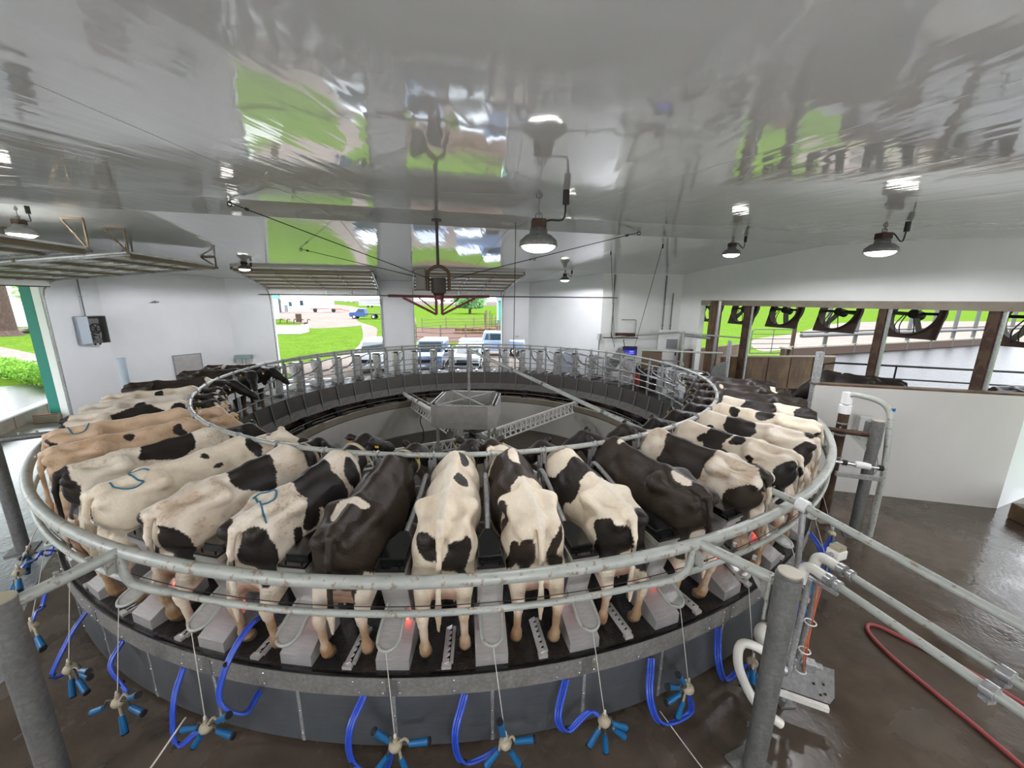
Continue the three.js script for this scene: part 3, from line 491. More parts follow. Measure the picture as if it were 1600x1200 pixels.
function surfaceNets(B, lo, hi, h) {
  const n = lo.map((l, i) => Math.ceil((hi[i] - l) / h) + 1), F = new Float32Array(n[0] * n[1] * n[2]).fill(9), id = (i, j, k) => (k * n[1] + j) * n[0] + i, S = 6;
  for (let k0 = 0; k0 < n[2]; k0 += S) for (let j0 = 0; j0 < n[1]; j0 += S) for (let i0 = 0; i0 < n[0]; i0 += S) {
    const cx = lo[0] + (i0 + S / 2) * h, cy = lo[1] + (j0 + S / 2) * h, cz = lo[2] + (k0 + S / 2) * h, R = S * h * 0.9, near = B.filter((b) => cap(b, cx, cy, cz) < R * 1.25 + 0.13);
    if (!near.length) continue; const dc = field(B, cx, cy, cz); if (Math.abs(dc) > R * 1.4) { if (dc < 0) for (let k = k0; k < Math.min(n[2], k0 + S); k++) for (let j = j0; j < Math.min(n[1], j0 + S); j++) for (let i = i0; i < Math.min(n[0], i0 + S); i++) F[id(i, j, k)] = -1; continue; }
    for (let k = k0; k < Math.min(n[2], k0 + S); k++) for (let j = j0; j < Math.min(n[1], j0 + S); j++) for (let i = i0; i < Math.min(n[0], i0 + S); i++) F[id(i, j, k)] = field(near, lo[0] + i * h, lo[1] + j * h, lo[2] + k * h);
  }
  const V = new Int32Array(F.length).fill(-1), pos = [], idx = [], E = [[0, 1], [2, 3], [4, 5], [6, 7], [0, 2], [1, 3], [4, 6], [5, 7], [0, 4], [1, 5], [2, 6], [3, 7]];
  for (let k = 0; k + 1 < n[2]; k++) for (let j = 0; j + 1 < n[1]; j++) for (let i = 0; i + 1 < n[0]; i++) {
    const v = []; let m = 0; for (let q = 0; q < 8; q++) { v[q] = F[id(i + (q & 1), j + ((q >> 1) & 1), k + (q >> 2))]; if (v[q] < 0) m |= 1 << q; }
    if (m === 0 || m === 255) continue; let x = 0, y = 0, z = 0, c = 0;
    for (const [a, b] of E) if ((v[a] < 0) !== (v[b] < 0)) { const t = v[a] / (v[a] - v[b]); x += (a & 1) + t * ((b & 1) - (a & 1)); y += ((a >> 1) & 1) + t * (((b >> 1) & 1) - ((a >> 1) & 1)); z += (a >> 2) + t * ((b >> 2) - (a >> 2)); c++; }
    V[id(i, j, k)] = pos.length / 3; pos.push(lo[0] + (i + x / c) * h, lo[1] + (j + y / c) * h, lo[2] + (k + z / c) * h);
  }
  const quad = (a, b, c, d, flip) => flip ? idx.push(a, c, b, a, d, c) : idx.push(a, b, c, a, c, d);
  for (let k = 1; k + 1 < n[2]; k++) for (let j = 1; j + 1 < n[1]; j++) for (let i = 1; i + 1 < n[0]; i++) {
    const f = F[id(i, j, k)] < 0;
    if (f !== (F[id(i + 1, j, k)] < 0)) quad(V[id(i, j - 1, k - 1)], V[id(i, j, k - 1)], V[id(i, j, k)], V[id(i, j - 1, k)], !f);
    if (f !== (F[id(i, j + 1, k)] < 0)) quad(V[id(i - 1, j, k - 1)], V[id(i - 1, j, k)], V[id(i, j, k)], V[id(i, j, k - 1)], !f);
    if (f !== (F[id(i, j, k + 1)] < 0)) quad(V[id(i - 1, j - 1, k)], V[id(i, j - 1, k)], V[id(i, j, k)], V[id(i - 1, j, k)], !f);
  }
  const g = new THREE.BufferGeometry(); g.setAttribute('position', new THREE.Float32BufferAttribute(pos, 3)); g.setIndex(idx); g.computeVertexNormals();
  const uv = new Float32Array(pos.length / 3 * 2); for (let i = 0; i < pos.length / 3; i++) { uv[2 * i] = pos[3 * i] + pos[3 * i + 1]; uv[2 * i + 1] = pos[3 * i + 2]; } g.setAttribute('uv', new THREE.BufferAttribute(uv, 2)); return g;
}
const POSE = {
  ahead: { nx: 0, up: 0.0, dir: [0.05, -0.55, -0.85], step: 0.3, tx: 0.02 },
  right: { nx: 0.16, up: 0.06, dir: [0.75, -0.5, -0.5], step: -0.4, tx: -0.03 },
  left: { nx: -0.16, up: 0.05, dir: [-0.75, -0.55, -0.45], step: 0.5, tx: 0.0 },
  high: { nx: 0.1, up: 0.14, dir: [0.25, -0.4, -0.88], step: 0.1, tx: -0.05 },
  down: { nx: 0.02, up: -0.6, dir: [0.05, -0.9, -0.35], step: 0.2, tx: 0.03 },
  low: { nx: -0.05, up: -0.22, dir: [-0.2, -0.8, -0.55], step: -0.2, tx: 0.06 },
};
const bodies = {};
function body(pose) { if (!bodies[pose]) { const q = bones(POSE[pose]); bodies[pose] = { ...q, geo: surfaceNets(q.B, [-0.62, -0.02, -2.72], [0.62, 1.78, 0.12], 0.0165) }; } return bodies[pose]; }
const COAT = { white: [0.8, 0.72, 0.58], cream: [0.82, 0.73, 0.56], grey: [0.72, 0.66, 0.56], tan: [0.66, 0.48, 0.32], black: [0.012, 0.0105, 0.0095], brown: [0.027, 0.0185, 0.012] };
const coatMat = new THREE.MeshPhysicalMaterial({ vertexColors: true, roughness: 0.5, bumpMap: T.coat, bumpScale: 0.003, sheen: 0.06, sheenRoughness: 0.5, sheenColor: new THREE.Color().setRGB(1, 0.85, 0.65), specularIntensity: 0.7 });
// spec: base, dark, patches [x, y, s, rx, ry, rs, 'd' | 'w'] with s = distance from the rump; later patches win
function paint(geo, sp, hl, sd) {
  const p = geo.attributes.position, col = new Float32Array(p.count * 3), base = COAT[sp.base], dark = COAT[sp.dark ?? 'black'], light = COAT[sp.light ?? (sp.base === 'black' || sp.base === 'brown' ? 'white' : sp.base)];
  for (let i = 0; i < p.count; i++) {
    const x = p.getX(i), y = p.getY(i), z = p.getZ(i), s = -z, wx = noise3(x * 6 + sd, y * 6, z * 6) - 0.5, wy = noise3(x * 6, y * 6 + sd, z * 6 + 9) - 0.5, wz = noise3(x * 6 + 5, y * 6, z * 6 + sd) - 0.5, f = 0.6 * (noise3(x * 22, y * 22 + sd, z * 22) - 0.5);
    let c = base, w = 0;
    const legs = y < 0.62 && s < 1.7; if (legs && sp.legs !== 'keep') c = light;
    if (s > 1.62 && sp.head !== 'keep') { c = sp.head === 'white' ? light : dark; }
    for (const [a, b, t, ra, rb, rt, k] of sp.patches ?? []) {
      const dx = (x - a + wx * 0.12) / ra, dy = (y - b + wy * 0.14) / rb, dz = (s - t + wz * 0.14) / rt, e = dx * dx + dy * dy + dz * dz + f * 0.25;
      if (e < 1) c = k === 'w' ? light : dark;
    }
    if (s > 1.75 && sp.blaze) { const q = hl(x, y, z); if (q[0] > 0.06 && q[0] < 0.5 && Math.abs(q[1] + wx * 0.06) < 0.036 && q[2] > 0) c = light; }
    if (y < 0.76 && y > 0.4 && s < 0.6 && s > 0.05 && Math.abs(x) < 0.112 + (s > 0.2 ? 0.03 : 0)) c = y < 0.68 ? [0.72, 0.47, 0.36] : mix(c, [0.72, 0.47, 0.36], 0.5);
    let o = c; const isL = c[0] > 0.2, n = noise3(x * 9 + sd, y * 9, z * 9), n2 = noise3(x * 70, y * 70, z * 40 + sd);
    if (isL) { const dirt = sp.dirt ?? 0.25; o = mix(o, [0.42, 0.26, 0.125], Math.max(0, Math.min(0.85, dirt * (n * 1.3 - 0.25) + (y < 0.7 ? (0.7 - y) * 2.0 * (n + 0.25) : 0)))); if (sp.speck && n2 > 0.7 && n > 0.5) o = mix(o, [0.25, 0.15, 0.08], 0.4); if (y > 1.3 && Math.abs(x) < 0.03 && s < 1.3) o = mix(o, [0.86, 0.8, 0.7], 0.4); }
    else o = mix(o, [0.04, 0.026, 0.015], n * 0.5);
    if (y < 0.5 && (s < 0.28 || (s > 1.2 && s < 1.7)) && Math.abs(x) > 0.1) o = mix(o, [0.26, 0.145, 0.06], Math.min(0.8, (0.5 - y) * 2.2 * (0.35 + n)));
    if (y < 0.075) o = mix(o, [0.09, 0.06, 0.04], 0.85);
    const g = 0.94 + 0.12 * n2; col[3 * i] = o[0] * g; col[3 * i + 1] = o[1] * g; col[3 * i + 2] = o[2] * g;
  }
  const g = new THREE.BufferGeometry(); for (const k of ['position', 'normal', 'uv']) g.setAttribute(k, geo.attributes[k]); g.setIndex(geo.index); g.setAttribute('color', new THREE.BufferAttribute(col, 3)); return g;
}
const tagMat = std(0xe6c23a, 0.5), tagBlue = std(0x1460d8, 0.5), tagRed = std(0xd83a5c, 0.5), collarMat = std(0xb8a98a, 0.7), eyeMat = std(0x080606, 0.1), crayon = std(0x2f6f86, 0.7);
function cow(sp, pos, turn, scale = 1) {
  const t = thing('cow', sp.label, 'cow', pos, turn), b = body(sp.pose ?? 'ahead'); if (scale !== 1) t.scale.setScalar(scale);
  const m = new THREE.Mesh(paint(b.geo, sp, b.hl, (sp.seed ?? 1) * 7.31), coatMat); m.name = 'body'; m.castShadow = m.receiveShadow = true; t.add(m);
  for (const s of [-1, 1]) {
    const e = b.at(0.17, 0.045, s * 0.098); obj('eye', ellipsoid(0.018, 0.02, 0.02, ...e, 8, 6), eyeMat, t);
    if (sp.tag !== 0) { const q = b.at(-0.05, -0.01, s * 0.245); obj('ear_tag', [rbox(0.05, 0.06, 0.012, 0.004, q[0], q[1], q[2] - 0.02, 0.3)], sp.tag === 'blue' && s < 0 ? tagBlue : sp.tag === 'red' ? tagRed : tagMat, t); }
  }
  const mz = b.at(0.53, -0.035); obj('muzzle', ellipsoid(0.058, 0.045, 0.045, ...mz, 10, 8), std(0x1a1312, 0.3), t);
  if (sp.collar) { const P = POSE[sp.pose ?? 'ahead'], cx = P.nx * 0.6, cy = 1.2 + P.up * 0.55, r = new THREE.TorusGeometry(0.168, 0.014, 6, 28); r.scale(1, 1.05, 2); obj('collar', place(r, cx, cy - 0.03, -1.76, 0.25, -P.nx * 1.2), collarMat, t); }
  for (const st of sp.marks ?? []) {   // crayon strokes laid on the coat: points [x, s]
    const c = new THREE.CatmullRomCurve3(st.map(([x, s]) => V3(x, 0, s)), false, 'catmullrom', 0.5), P = [];
    for (let i = 0; i <= 30; i++) { const q = c.getPoint(i / 30); let y = 1.6; for (let k = 0; k < 60; k++) { const d = field(b.B, q.x, y, -q.z); if (d < 0.002) break; y -= Math.max(0.002, d * 0.7); } P.push(V3(q.x, y + 0.001, -q.z)); }
    obj('paint_mark', new THREE.TubeGeometry(new Poly(P), 60, 0.009, 6), crayon, t);
  }
  return t;
}

const HERD = {
  '-14': { short: 'furthest left cow', label: 'furthest dark brown cow on the left, head low beside the empty stalls', base: 'brown', pose: 'ahead', tag: 0, legs: 'keep', patches: [[0.1, 1.35, 0.6, 0.15, 0.1, 0.07, 'w']] },
  '-13': { short: 'second dark left cow', label: 'second dark brown cow from the left rear, in front of the grey wall vent', base: 'brown', pose: 'right', legs: 'keep', patches: [] },
  '-11': { short: 'chocolate left cow', label: 'chocolate brown cow behind the tan and white cows on the left', base: 'brown', pose: 'ahead', legs: 'keep', patches: [[0, 1.35, 1.5, 0.2, 0.15, 0.08, 'w']] },
  '-10': { short: 'plain tan white cow', label: 'plain tan and white cow with one small black spot mid back, left', base: 'white', dirt: 0.5, pose: 'right', blaze: 1, patches: [[0.1, 1.3, 0.95, 0.12, 0.14, 0.09, 'd']] },
  '-9': { short: 'grey white cow', label: 'greyish white cow with a broken black patch on its right side, left', base: 'grey', dirt: 0.35, pose: 'right', blaze: 1, patches: [[0.2, 1.25, 0.8, 0.14, 0.14, 0.13, 'd'], [0.25, 1.2, 1.05, 0.1, 0.12, 0.08, 'd'], [0, 1.2, 1.75, 0.4, 0.5, 0.22, 'd']] },
  '-8': { short: 'black saddle cow', label: 'white cow with a long black saddle and black rump at the left', base: 'white', dirt: 0.22, pose: 'right', blaze: 1, collar: 1, patches: [[0, 1.05, 0.0, 0.35, 0.4, 0.13, 'd'], [0.12, 1.25, 0.9, 0.26, 0.22, 0.33, 'd'], [0.2, 1.1, 1.4, 0.22, 0.4, 0.16, 'd']] },
  '-7': { short: 'green ringed tan cow', label: 'tan cow with a faint green ring chalked on its rump, left', base: 'tan', light: 'tan', dirt: 0.4, pose: 'right', head: 'white', patches: [[0.18, 1.18, 0.02, 0.09, 0.09, 0.06, 'd']], marks: [[[-0.18, 0.22], [-0.22, 0.3], [-0.14, 0.4], [0.02, 0.42], [0.12, 0.36], [0.1, 0.26], [-0.06, 0.2], [-0.16, 0.24]]] },
  '-6': { short: 'dirty tan cow', label: 'muddy tan cow with small dark spots on back and shoulder, left', base: 'tan', light: 'tan', dirt: 0.75, speck: 1, pose: 'right', head: 'white', patches: [[0.1, 1.33, 0.78, 0.06, 0.1, 0.05, 'd'], [0.14, 1.28, 1.32, 0.09, 0.14, 0.08, 'd']] },
  '-5': { short: 'black rumped cow', label: 'white cow with black rump and black patch over the back, left front', base: 'white', dirt: 0.22, speck: 1, pose: 'right', patches: [[-0.05, 1.1, 0.0, 0.3, 0.4, 0.14, 'd'], [0.3, 1.0, 0.35, 0.1, 0.2, 0.14, 'd'], [0.33, 1.05, 0.6, 0.1, 0.1, 0.1, 'd'], [0.05, 1.3, 0.98, 0.22, 0.25, 0.3, 'd'], [0.3, 1.1, 1.25, 0.15, 0.15, 0.14, 'd']] },
  '-4': { short: 'S-marked cow', label: 'cream white cow with a blue letter S chalked on its rump', base: 'cream', dirt: 0.3, pose: 'right', head: 'white', patches: [[0.1, 1.36, 0.95, 0.035, 0.05, 0.04, 'd'], [0.22, 1.25, 1.05, 0.03, 0.05, 0.05, 'd'], [0.15, 1.3, 1.55, 0.12, 0.2, 0.07, 'd'], [0.1, 1.4, 1.8, 0.06, 0.06, 0.06, 'd'], [0.2, 1.2, 2.0, 0.06, 0.06, 0.05, 'd']], marks: [[[0.06, 0.47], [-0.01, 0.44], [-0.04, 0.37], [0.0, 0.32], [0.06, 0.34], [0.12, 0.37], [0.17, 0.36], [0.2, 0.29], [0.17, 0.21], [0.1, 0.17], [0.03, 0.16]]] },
  '-3': { short: 'pinkish tan cow', label: 'pinkish tan cow with a black patch beside its tail and dark mid back', base: 'white', dirt: 0.62, speck: 1, pose: 'ahead', collar: 1, patches: [[0.16, 0.98, 0.05, 0.13, 0.26, 0.16, 'd'], [-0.12, 1.05, 0.0, 0.06, 0.25, 0.1, 'd'], [0.0, 1.3, 0.95, 0.34, 0.35, 0.24, 'd'], [0.0, 1.2, 1.75, 0.4, 0.5, 0.22, 'd']] },
  '-2': { short: 'P-marked cow', label: 'white and black cow with a teal letter P chalked on its rump', base: 'white', dirt: 0.42, speck: 1, pose: 'high', collar: 1, patches: [[0.17, 1.0, 0.03, 0.16, 0.3, 0.17, 'd'], [-0.15, 1.15, 0.0, 0.12, 0.3, 0.14, 'd'], [0.34, 1.08, 0.42, 0.1, 0.2, 0.1, 'd'], [0.05, 1.2, 1.0, 0.42, 0.42, 0.33, 'd'], [0.1, 1.25, 1.3, 0.35, 0.3, 0.1, 'w'], [0.22, 1.15, 1.4, 0.12, 0.25, 0.1, 'd'], [0.0, 1.2, 1.8, 0.4, 0.5, 0.25, 'd'], [0.26, 1.15, 0.62, 0.12, 0.2, 0.12, 'd']], marks: [[[0.19, 0.14], [0.05, 0.26], [-0.12, 0.39], [-0.2, 0.44]], [[-0.2, 0.42], [-0.15, 0.48], [-0.02, 0.5], [0.05, 0.43], [0.05, 0.34], [0.03, 0.28]]] },
  '-1': { short: 'dark brown front cow', label: 'dark brown cow with a white wishbone mark on its hip, front centre left', base: 'brown', pose: 'right', collar: 1, light: 'white', patches: [[-0.08, 1.36, 0.38, 0.05, 0.2, 0.12, 'w'], [0.04, 1.36, 0.48, 0.14, 0.2, 0.05, 'w'], [0.22, 0.75, 0.2, 0.1, 0.18, 0.3, 'w'], [-0.2, 0.7, 0.2, 0.12, 0.16, 0.3, 'w']] },
  0: { short: 'pale front cow', label: 'pale cream cow seen squarely from behind with two black tail patches', base: 'cream', dirt: 0.42, pose: 'right', patches: [[-0.13, 1.15, 0.06, 0.11, 0.13, 0.12, 'd'], [0.13, 1.08, 0.04, 0.12, 0.22, 0.14, 'd'], [0.0, 1.2, 0.0, 0.035, 0.5, 0.12, 'w'], [0.12, 1.38, 0.95, 0.07, 0.15, 0.12, 'd'], [0.1, 1.4, 1.4, 0.07, 0.15, 0.14, 'd'], [0.38, 1.0, 0.7, 0.08, 0.25, 0.15, 'd']] },
  1: { short: 'brown sided cow', label: 'cream rumped cow with brown sides and shoulders and dark tail streaks', base: 'cream', dark: 'brown', dirt: 0.28, pose: 'left', patches: [[-0.14, 1.0, 0.02, 0.07, 0.22, 0.12, 'd'], [-0.24, 0.98, 0.08, 0.06, 0.14, 0.08, 'd'], [0.17, 1.02, 0.02, 0.09, 0.22, 0.12, 'd'], [-0.3, 1.1, 0.95, 0.25, 0.5, 0.4, 'd'], [0.0, 1.3, 1.15, 0.4, 0.35, 0.36, 'd'], [0.02, 1.4, 1.28, 0.06, 0.2, 0.2, 'w'], [-0.28, 1.1, 0.4, 0.08, 0.3, 0.1, 'd'], [0, 1.3, 1.62, 0.3, 0.3, 0.1, 'w']] },
  2: { short: 'black buttocked cow', label: 'white cow with black buttocks and a broad black band behind its shoulders', base: 'cream', dirt: 0.22, pose: 'left', tag: 'blue', patches: [[-0.17, 1.02, 0.04, 0.19, 0.3, 0.24, 'd'], [0.18, 1.05, 0.02, 0.16, 0.35, 0.2, 'd'], [-0.15, 1.2, 1.0, 0.4, 0.5, 0.26, 'd'], [-0.36, 0.95, 0.45, 0.08, 0.2, 0.12, 'd'], [-0.3, 0.95, 1.2, 0.2, 0.2, 0.3, 'd'], [0.1, 1.38, 0.75, 0.3, 0.15, 0.1, 'w']] },
  3: { short: 'bony brown cow', label: 'bony dark brown cow with a small white dash on shoulder and rump', base: 'brown', pose: 'left', step: 1, patches: [[-0.02, 1.36, 0.32, 0.035, 0.2, 0.12, 'w'], [0.02, 1.4, 1.3, 0.09, 0.15, 0.022, 'w'], [0.0, 0.72, 0.1, 0.16, 0.16, 0.2, 'w'], [0.2, 0.62, 0.1, 0.12, 0.16, 0.2, 'w']] },
  4: { short: 'muddy rumped cow', label: 'brown cow with a muddy tan rump and white shoulder band, right front', base: 'white', dark: 'brown', dirt: 0.7, speck: 1, pose: 'left', patches: [[-0.1, 1.2, 0.92, 0.45, 0.5, 0.34, 'd'], [-0.18, 1.0, 0.08, 0.2, 0.26, 0.22, 'd'], [0.05, 1.3, 0.1, 0.12, 0.2, 0.14, 'd'], [0, 1.2, 1.75, 0.45, 0.5, 0.22, 'd']] },
  5: { short: 'mottled cow', label: 'white and tan cow with mottled black shoulders and a black square on its loin', base: 'white', dirt: 0.5, pose: 'left', patches: [[-0.05, 1.3, 0.98, 0.3, 0.35, 0.16, 'd'], [-0.3, 1.05, 0.9, 0.2, 0.2, 0.18, 'd'], [-0.05, 1.38, 0.7, 0.12, 0.14, 0.1, 'd'], [-0.32, 1.0, 0.4, 0.12, 0.24, 0.16, 'd'], [-0.2, 1.0, 0.05, 0.2, 0.3, 0.16, 'd'], [-0.15, 1.33, 1.15, 0.06, 0.1, 0.05, 'd'], [0, 1.2, 1.75, 0.45, 0.5, 0.2, 'd']] },
  6: { short: 'oval patched cow', label: 'white cow with one large oval brown black patch over the back', base: 'white', dirt: 0.28, pose: 'left', patches: [[-0.08, 1.3, 0.95, 0.22, 0.25, 0.24, 'd'], [-0.22, 1.02, 0.04, 0.17, 0.3, 0.2, 'd'], [0.05, 1.3, 0.1, 0.1, 0.15, 0.14, 'd'], [-0.2, 1.25, 1.32, 0.04, 0.08, 0.06, 'd'], [-0.34, 1.05, 0.85, 0.1, 0.1, 0.1, 'd'], [0, 1.3, 1.72, 0.4, 0.5, 0.17, 'd']] },
  7: { short: 'narrow spotted cow', label: 'cream white cow mostly hidden, with square black spots along the back', base: 'cream', dirt: 0.3, pose: 'left', patches: [[-0.08, 1.36, 0.75, 0.12, 0.12, 0.12, 'd'], [-0.1, 1.36, 1.2, 0.1, 0.12, 0.1, 'd'], [-0.15, 1.15, 0.2, 0.08, 0.1, 0.1, 'd'], [-0.15, 1.1, 0.02, 0.12, 0.2, 0.1, 'd'], [0, 1.2, 1.85, 0.4, 0.5, 0.25, 'd']] },
  8: { short: 'white shouldered cow', label: 'black and white cow with white shoulders, white loin and black rump, right', base: 'white', dirt: 0.22, pose: 'left', tag: 'red', patches: [[-0.08, 1.2, 0.88, 0.45, 0.45, 0.26, 'd'], [-0.1, 1.1, 0.12, 0.35, 0.4, 0.24, 'd'], [0.1, 1.38, 0.3, 0.15, 0.12, 0.16, 'w'], [0, 1.2, 1.7, 0.4, 0.5, 0.22, 'd']] },
  9: { short: 'brown right cow', label: 'solid dark brown cow on the right, only its back showing', base: 'brown', pose: 'left', legs: 'keep' },
  10: { short: 'white flecked cow', label: 'black brown cow with a white fleck on hip and shoulder, far right', base: 'brown', pose: 'left', legs: 'keep', patches: [[-0.1, 1.35, 0.35, 0.16, 0.12, 0.08, 'w'], [-0.1, 1.3, 1.4, 0.06, 0.16, 0.06, 'w']] },
  11: { short: 'furthest right cow', label: 'furthest right dark cow on the platform under the brown lane wall', base: 'black', pose: 'left', legs: 'keep' },
};
for (const [k, sp] of Object.entries(HERD)) {
  const i = Number(k), q = sp.marks ? 0 : 1, a = ACOW + i * ST + warp(i) + q * rr(-0.15, 0.15), p = PO(7.97 + q * rr(-0.05, 0.03), a, HP);
  COWS[i] = sp; sp.seed = i + 20; cow(sp, [p.x, p.y, p.z], rad(a + q * rr(-0.9, 0.9)), q ? rr(1.03, 1.075) : 1.055);
}
cow({ label: 'black cow in the holding pen behind the white half wall', base: 'black', pose: 'down', legs: 'keep', seed: 61, patches: [[0.05, 1.35, 0.4, 0.03, 0.2, 0.12, 'w'], [0.1, 1.35, 1.15, 0.16, 0.15, 0.03, 'w']] }, [11.05, HP, 1.5], rad(47), 1.1);
cow({ label: 'black cow at the right edge of the picture behind the half wall', base: 'black', pose: 'ahead', legs: 'keep', seed: 62 }, [13.2, HP, 1.5], rad(-90));
stalls();
// ---------- centre of the pit ----------
{
  const t = thing('hub_trough', 'grey stainless eight sided trough standing over the pit centre', 'trough', [-0.12, 0, 0.05], rad(-4));
  const oct = (h, c) => [[-h + c, -h], [h - c, -h], [h, -h + c], [h, h - c], [h - c, h], [-h + c, h], [-h, h - c], [-h, -h + c]];
  const y0 = 0.86, y1 = 1.5, O = oct(0.9, 0.2), I = oct(0.8, 0.17);
  for (let i = 0; i < 8; i++) {
    const a = O[i], b = O[(i + 1) % 8], c = I[i], d = I[(i + 1) % 8], w = (p, q) => { const l = Math.hypot(q[0] - p[0], q[1] - p[1]); return place(new THREE.BoxGeometry(l - 0.004, y1 - y0, 0.012), (p[0] + q[0]) / 2, (y0 + y1) / 2, (p[1] + q[1]) / 2, 0, Math.atan2(-(q[1] - p[1]), q[0] - p[0])); };
    const inner = w(c, d); obj('side_panel', [w(a, b)], M.hub, t); obj('inner_panel', [inner], M.hub, t);
    if (i % 2 === 0) obj('rim_bar', [bar([a[0], y1, a[1]], [b[0], y1, b[1]], 0.025, 0.025), bar([c[0], y1, c[1]], [d[0], y1, d[1]], 0.02, 0.02)], M.galv, t);
  }
  obj('trough_floor', [box(1.6, 0.02, 1.6, 0, y0 + 0.1, 0)], M.hub, t);
  obj('cross_bar', [rod([-0.62, y1 + 0.01, 0.8], [0.62, y1 + 0.01, -0.8], 0.02), rod([-0.62, y1 + 0.01, -0.8], [0.62, y1 + 0.01, 0.8], 0.02)], M.pipe, t);
  for (const [x, z] of [[-0.72, 0.72], [0.72, 0.72], [-0.72, -0.72], [0.72, -0.72]]) obj('leg', [bar([x, y0, z], [x, 0.02, z], 0.07, 0.07), box(0.22, 0.2, 0.05, x, 0.1, z)], M.pipe, t);
}
{
  const t = thing('hub_column', 'rusty central hub column with round flanges under the trough', 'hub');
  obj('column', [rod([0, -1.2, 0], [0, 0.86, 0], 0.11, 0.11, 18)], M.rust, t);
  for (const y of [-0.05, 0.28, 0.5]) obj('flange', [rod([0, y, 0], [0, y + 0.06, 0], 0.24, 0.24, 20)], M.galvDark, t);
  obj('footing', [rod([0, -1.22, 0], [0, -0.4, 0], 0.4, 0.3, 16)], M.concrete, t);
}
const trussNames = ['lattice truss running from the hub towards the lower left of the pit', 'lattice truss running from the hub towards the upper left of the pit', 'lattice truss running from the hub towards the upper right of the pit', 'lattice truss hidden under the pale pipe towards the lower right'];
[-62, -147, 138, 36].forEach((a, n) => {
  const t = thing('pit_truss', trussNames[n], 'truss', [0, 0.12, 0], rad(a)), R = 6.0, w = 0.16, h = 0.17;
  obj('chord', [bar([0, h, 0.25], [0, h, R], 0.06, 0.06)], M.truss, t); for (const s of [-1, 1]) obj('chord', [bar([s * w, -h, 0.25], [s * w, -h, R], 0.04, 0.04)], M.truss, t);
  const N = 22, st = (R - 0.25) / N; for (const s of [-1, 1]) { const l = []; for (let i = 0; i < N; i++) { const z = 0.25 + i * st; l.push(rod([s * w, -h, z], [0, h, z + st / 2], 0.018, 0.018, 6), rod([0, h, z + st / 2], [s * w, -h, z + st], 0.018, 0.018, 6)); } obj('lattice', l, M.truss, t); }
  obj('gusset_plate', [box(0.3, 0.3, 0.03, 0, 0, 1.15)], M.truss, t);
});
for (const [a, l] of [[39.5, 'pale milk pipe from the hub towards the lower right'], [-146, 'pale milk pipe from the hub towards the upper left']]) {
  const t = thing('milk_pipe', l, 'pipe', [0, 0.42, 0], rad(a)); obj('pipe', [rod([0.08, 0, 0.3], [0.08, -0.05, 6.05], 0.085, 0.085, 16)], M.pvc, t);
  for (const z of [1.3, 2.6, 4.2]) obj('clamp', [rod([0.08, -0.01, z], [0.08, -0.01, z + 0.03], 0.093, 0.093, 16)], M.matt, t);
  obj('side_pipe', [rod([-0.1, 0.06, 0.2], [-0.1, 0.02, 5.9], 0.03, 0.03, 10)], M.galv, t);
}
{ // drive motor under the far left truss
  const t = thing('drive_motor', 'dark round drive motor hanging beside the upper left truss', 'motor', PO(5.0, -151, -0.15).toArray(), rad(-151));
  obj('housing', [rod([-0.2, 0, 0], [0.2, 0, 0], 0.2, 0.2, 18)], M.dark, t); obj('end_cap', [rod([0.2, 0, 0], [0.26, 0, 0], 0.16, 0.1, 18)], M.galvDark, t); obj('bracket', [box(0.1, 0.5, 0.3, 0, 0.3, 0)], M.rust, t); obj('hose', path([[0.1, -0.1, 0], [0.2, -0.5, 0.05], [0.1, -0.9, 0], [0.15, -1.1, 0]], 0.02), M.dark, t);
}
{ // vertical riser, wire and the long feed pipe
  const t = thing('feed_pipe', 'long pale pipe crossing over the cows from the pit centre to the right foreground', 'pipe');
  obj('riser', [rod([-0.08, 0.9, 0.0], [-0.08, 2.93, 0], 0.035, 0.035, 14), rod([-0.08, 1.75, 0], [-0.08, 1.85, 0], 0.045, 0.045, 14)], M.galv, t);
  const a = V3(-0.08, 2.93, 0), b = V3(4.43, 2.12, 7.05), e = V3(5.05, 2.0, 8.95);
  obj('pipe', [bent([[-0.08, 2.85, 0], a, b, e], 0.039, 0.12, 12, 80)], M.pipe, t);
  for (const k of [0.28, 0.42, 0.63]) { const p = a.clone().lerp(b, k), q = a.clone().lerp(b, k + 0.008); obj('coupling', [rod(p, q, 0.048, 0.048, 14)], M.galvDark, t); }
  const p = a.clone().lerp(b, 0.285); obj('eye_nut', [rod(p, p.clone().add(V3(0, 0.28, 0)), 0.02)], M.pvc, t);
  obj('clamp', [rod([4.4, 2.125, 7.0], [4.44, 2.115, 7.09], 0.075, 0.075, 16)], M.white, t);
  const w = thing('hanger_wire', 'thin vertical wire from ceiling to the long pale pipe', 'wire'); obj('wire', [rod(p.clone().add(V3(0, 0.28, 0)), [p.x + 0.02, ceilAt(p.x, p.z) - 0.02, p.z + 0.3], 0.009, 0.009, 6)], M.rust, w);
}
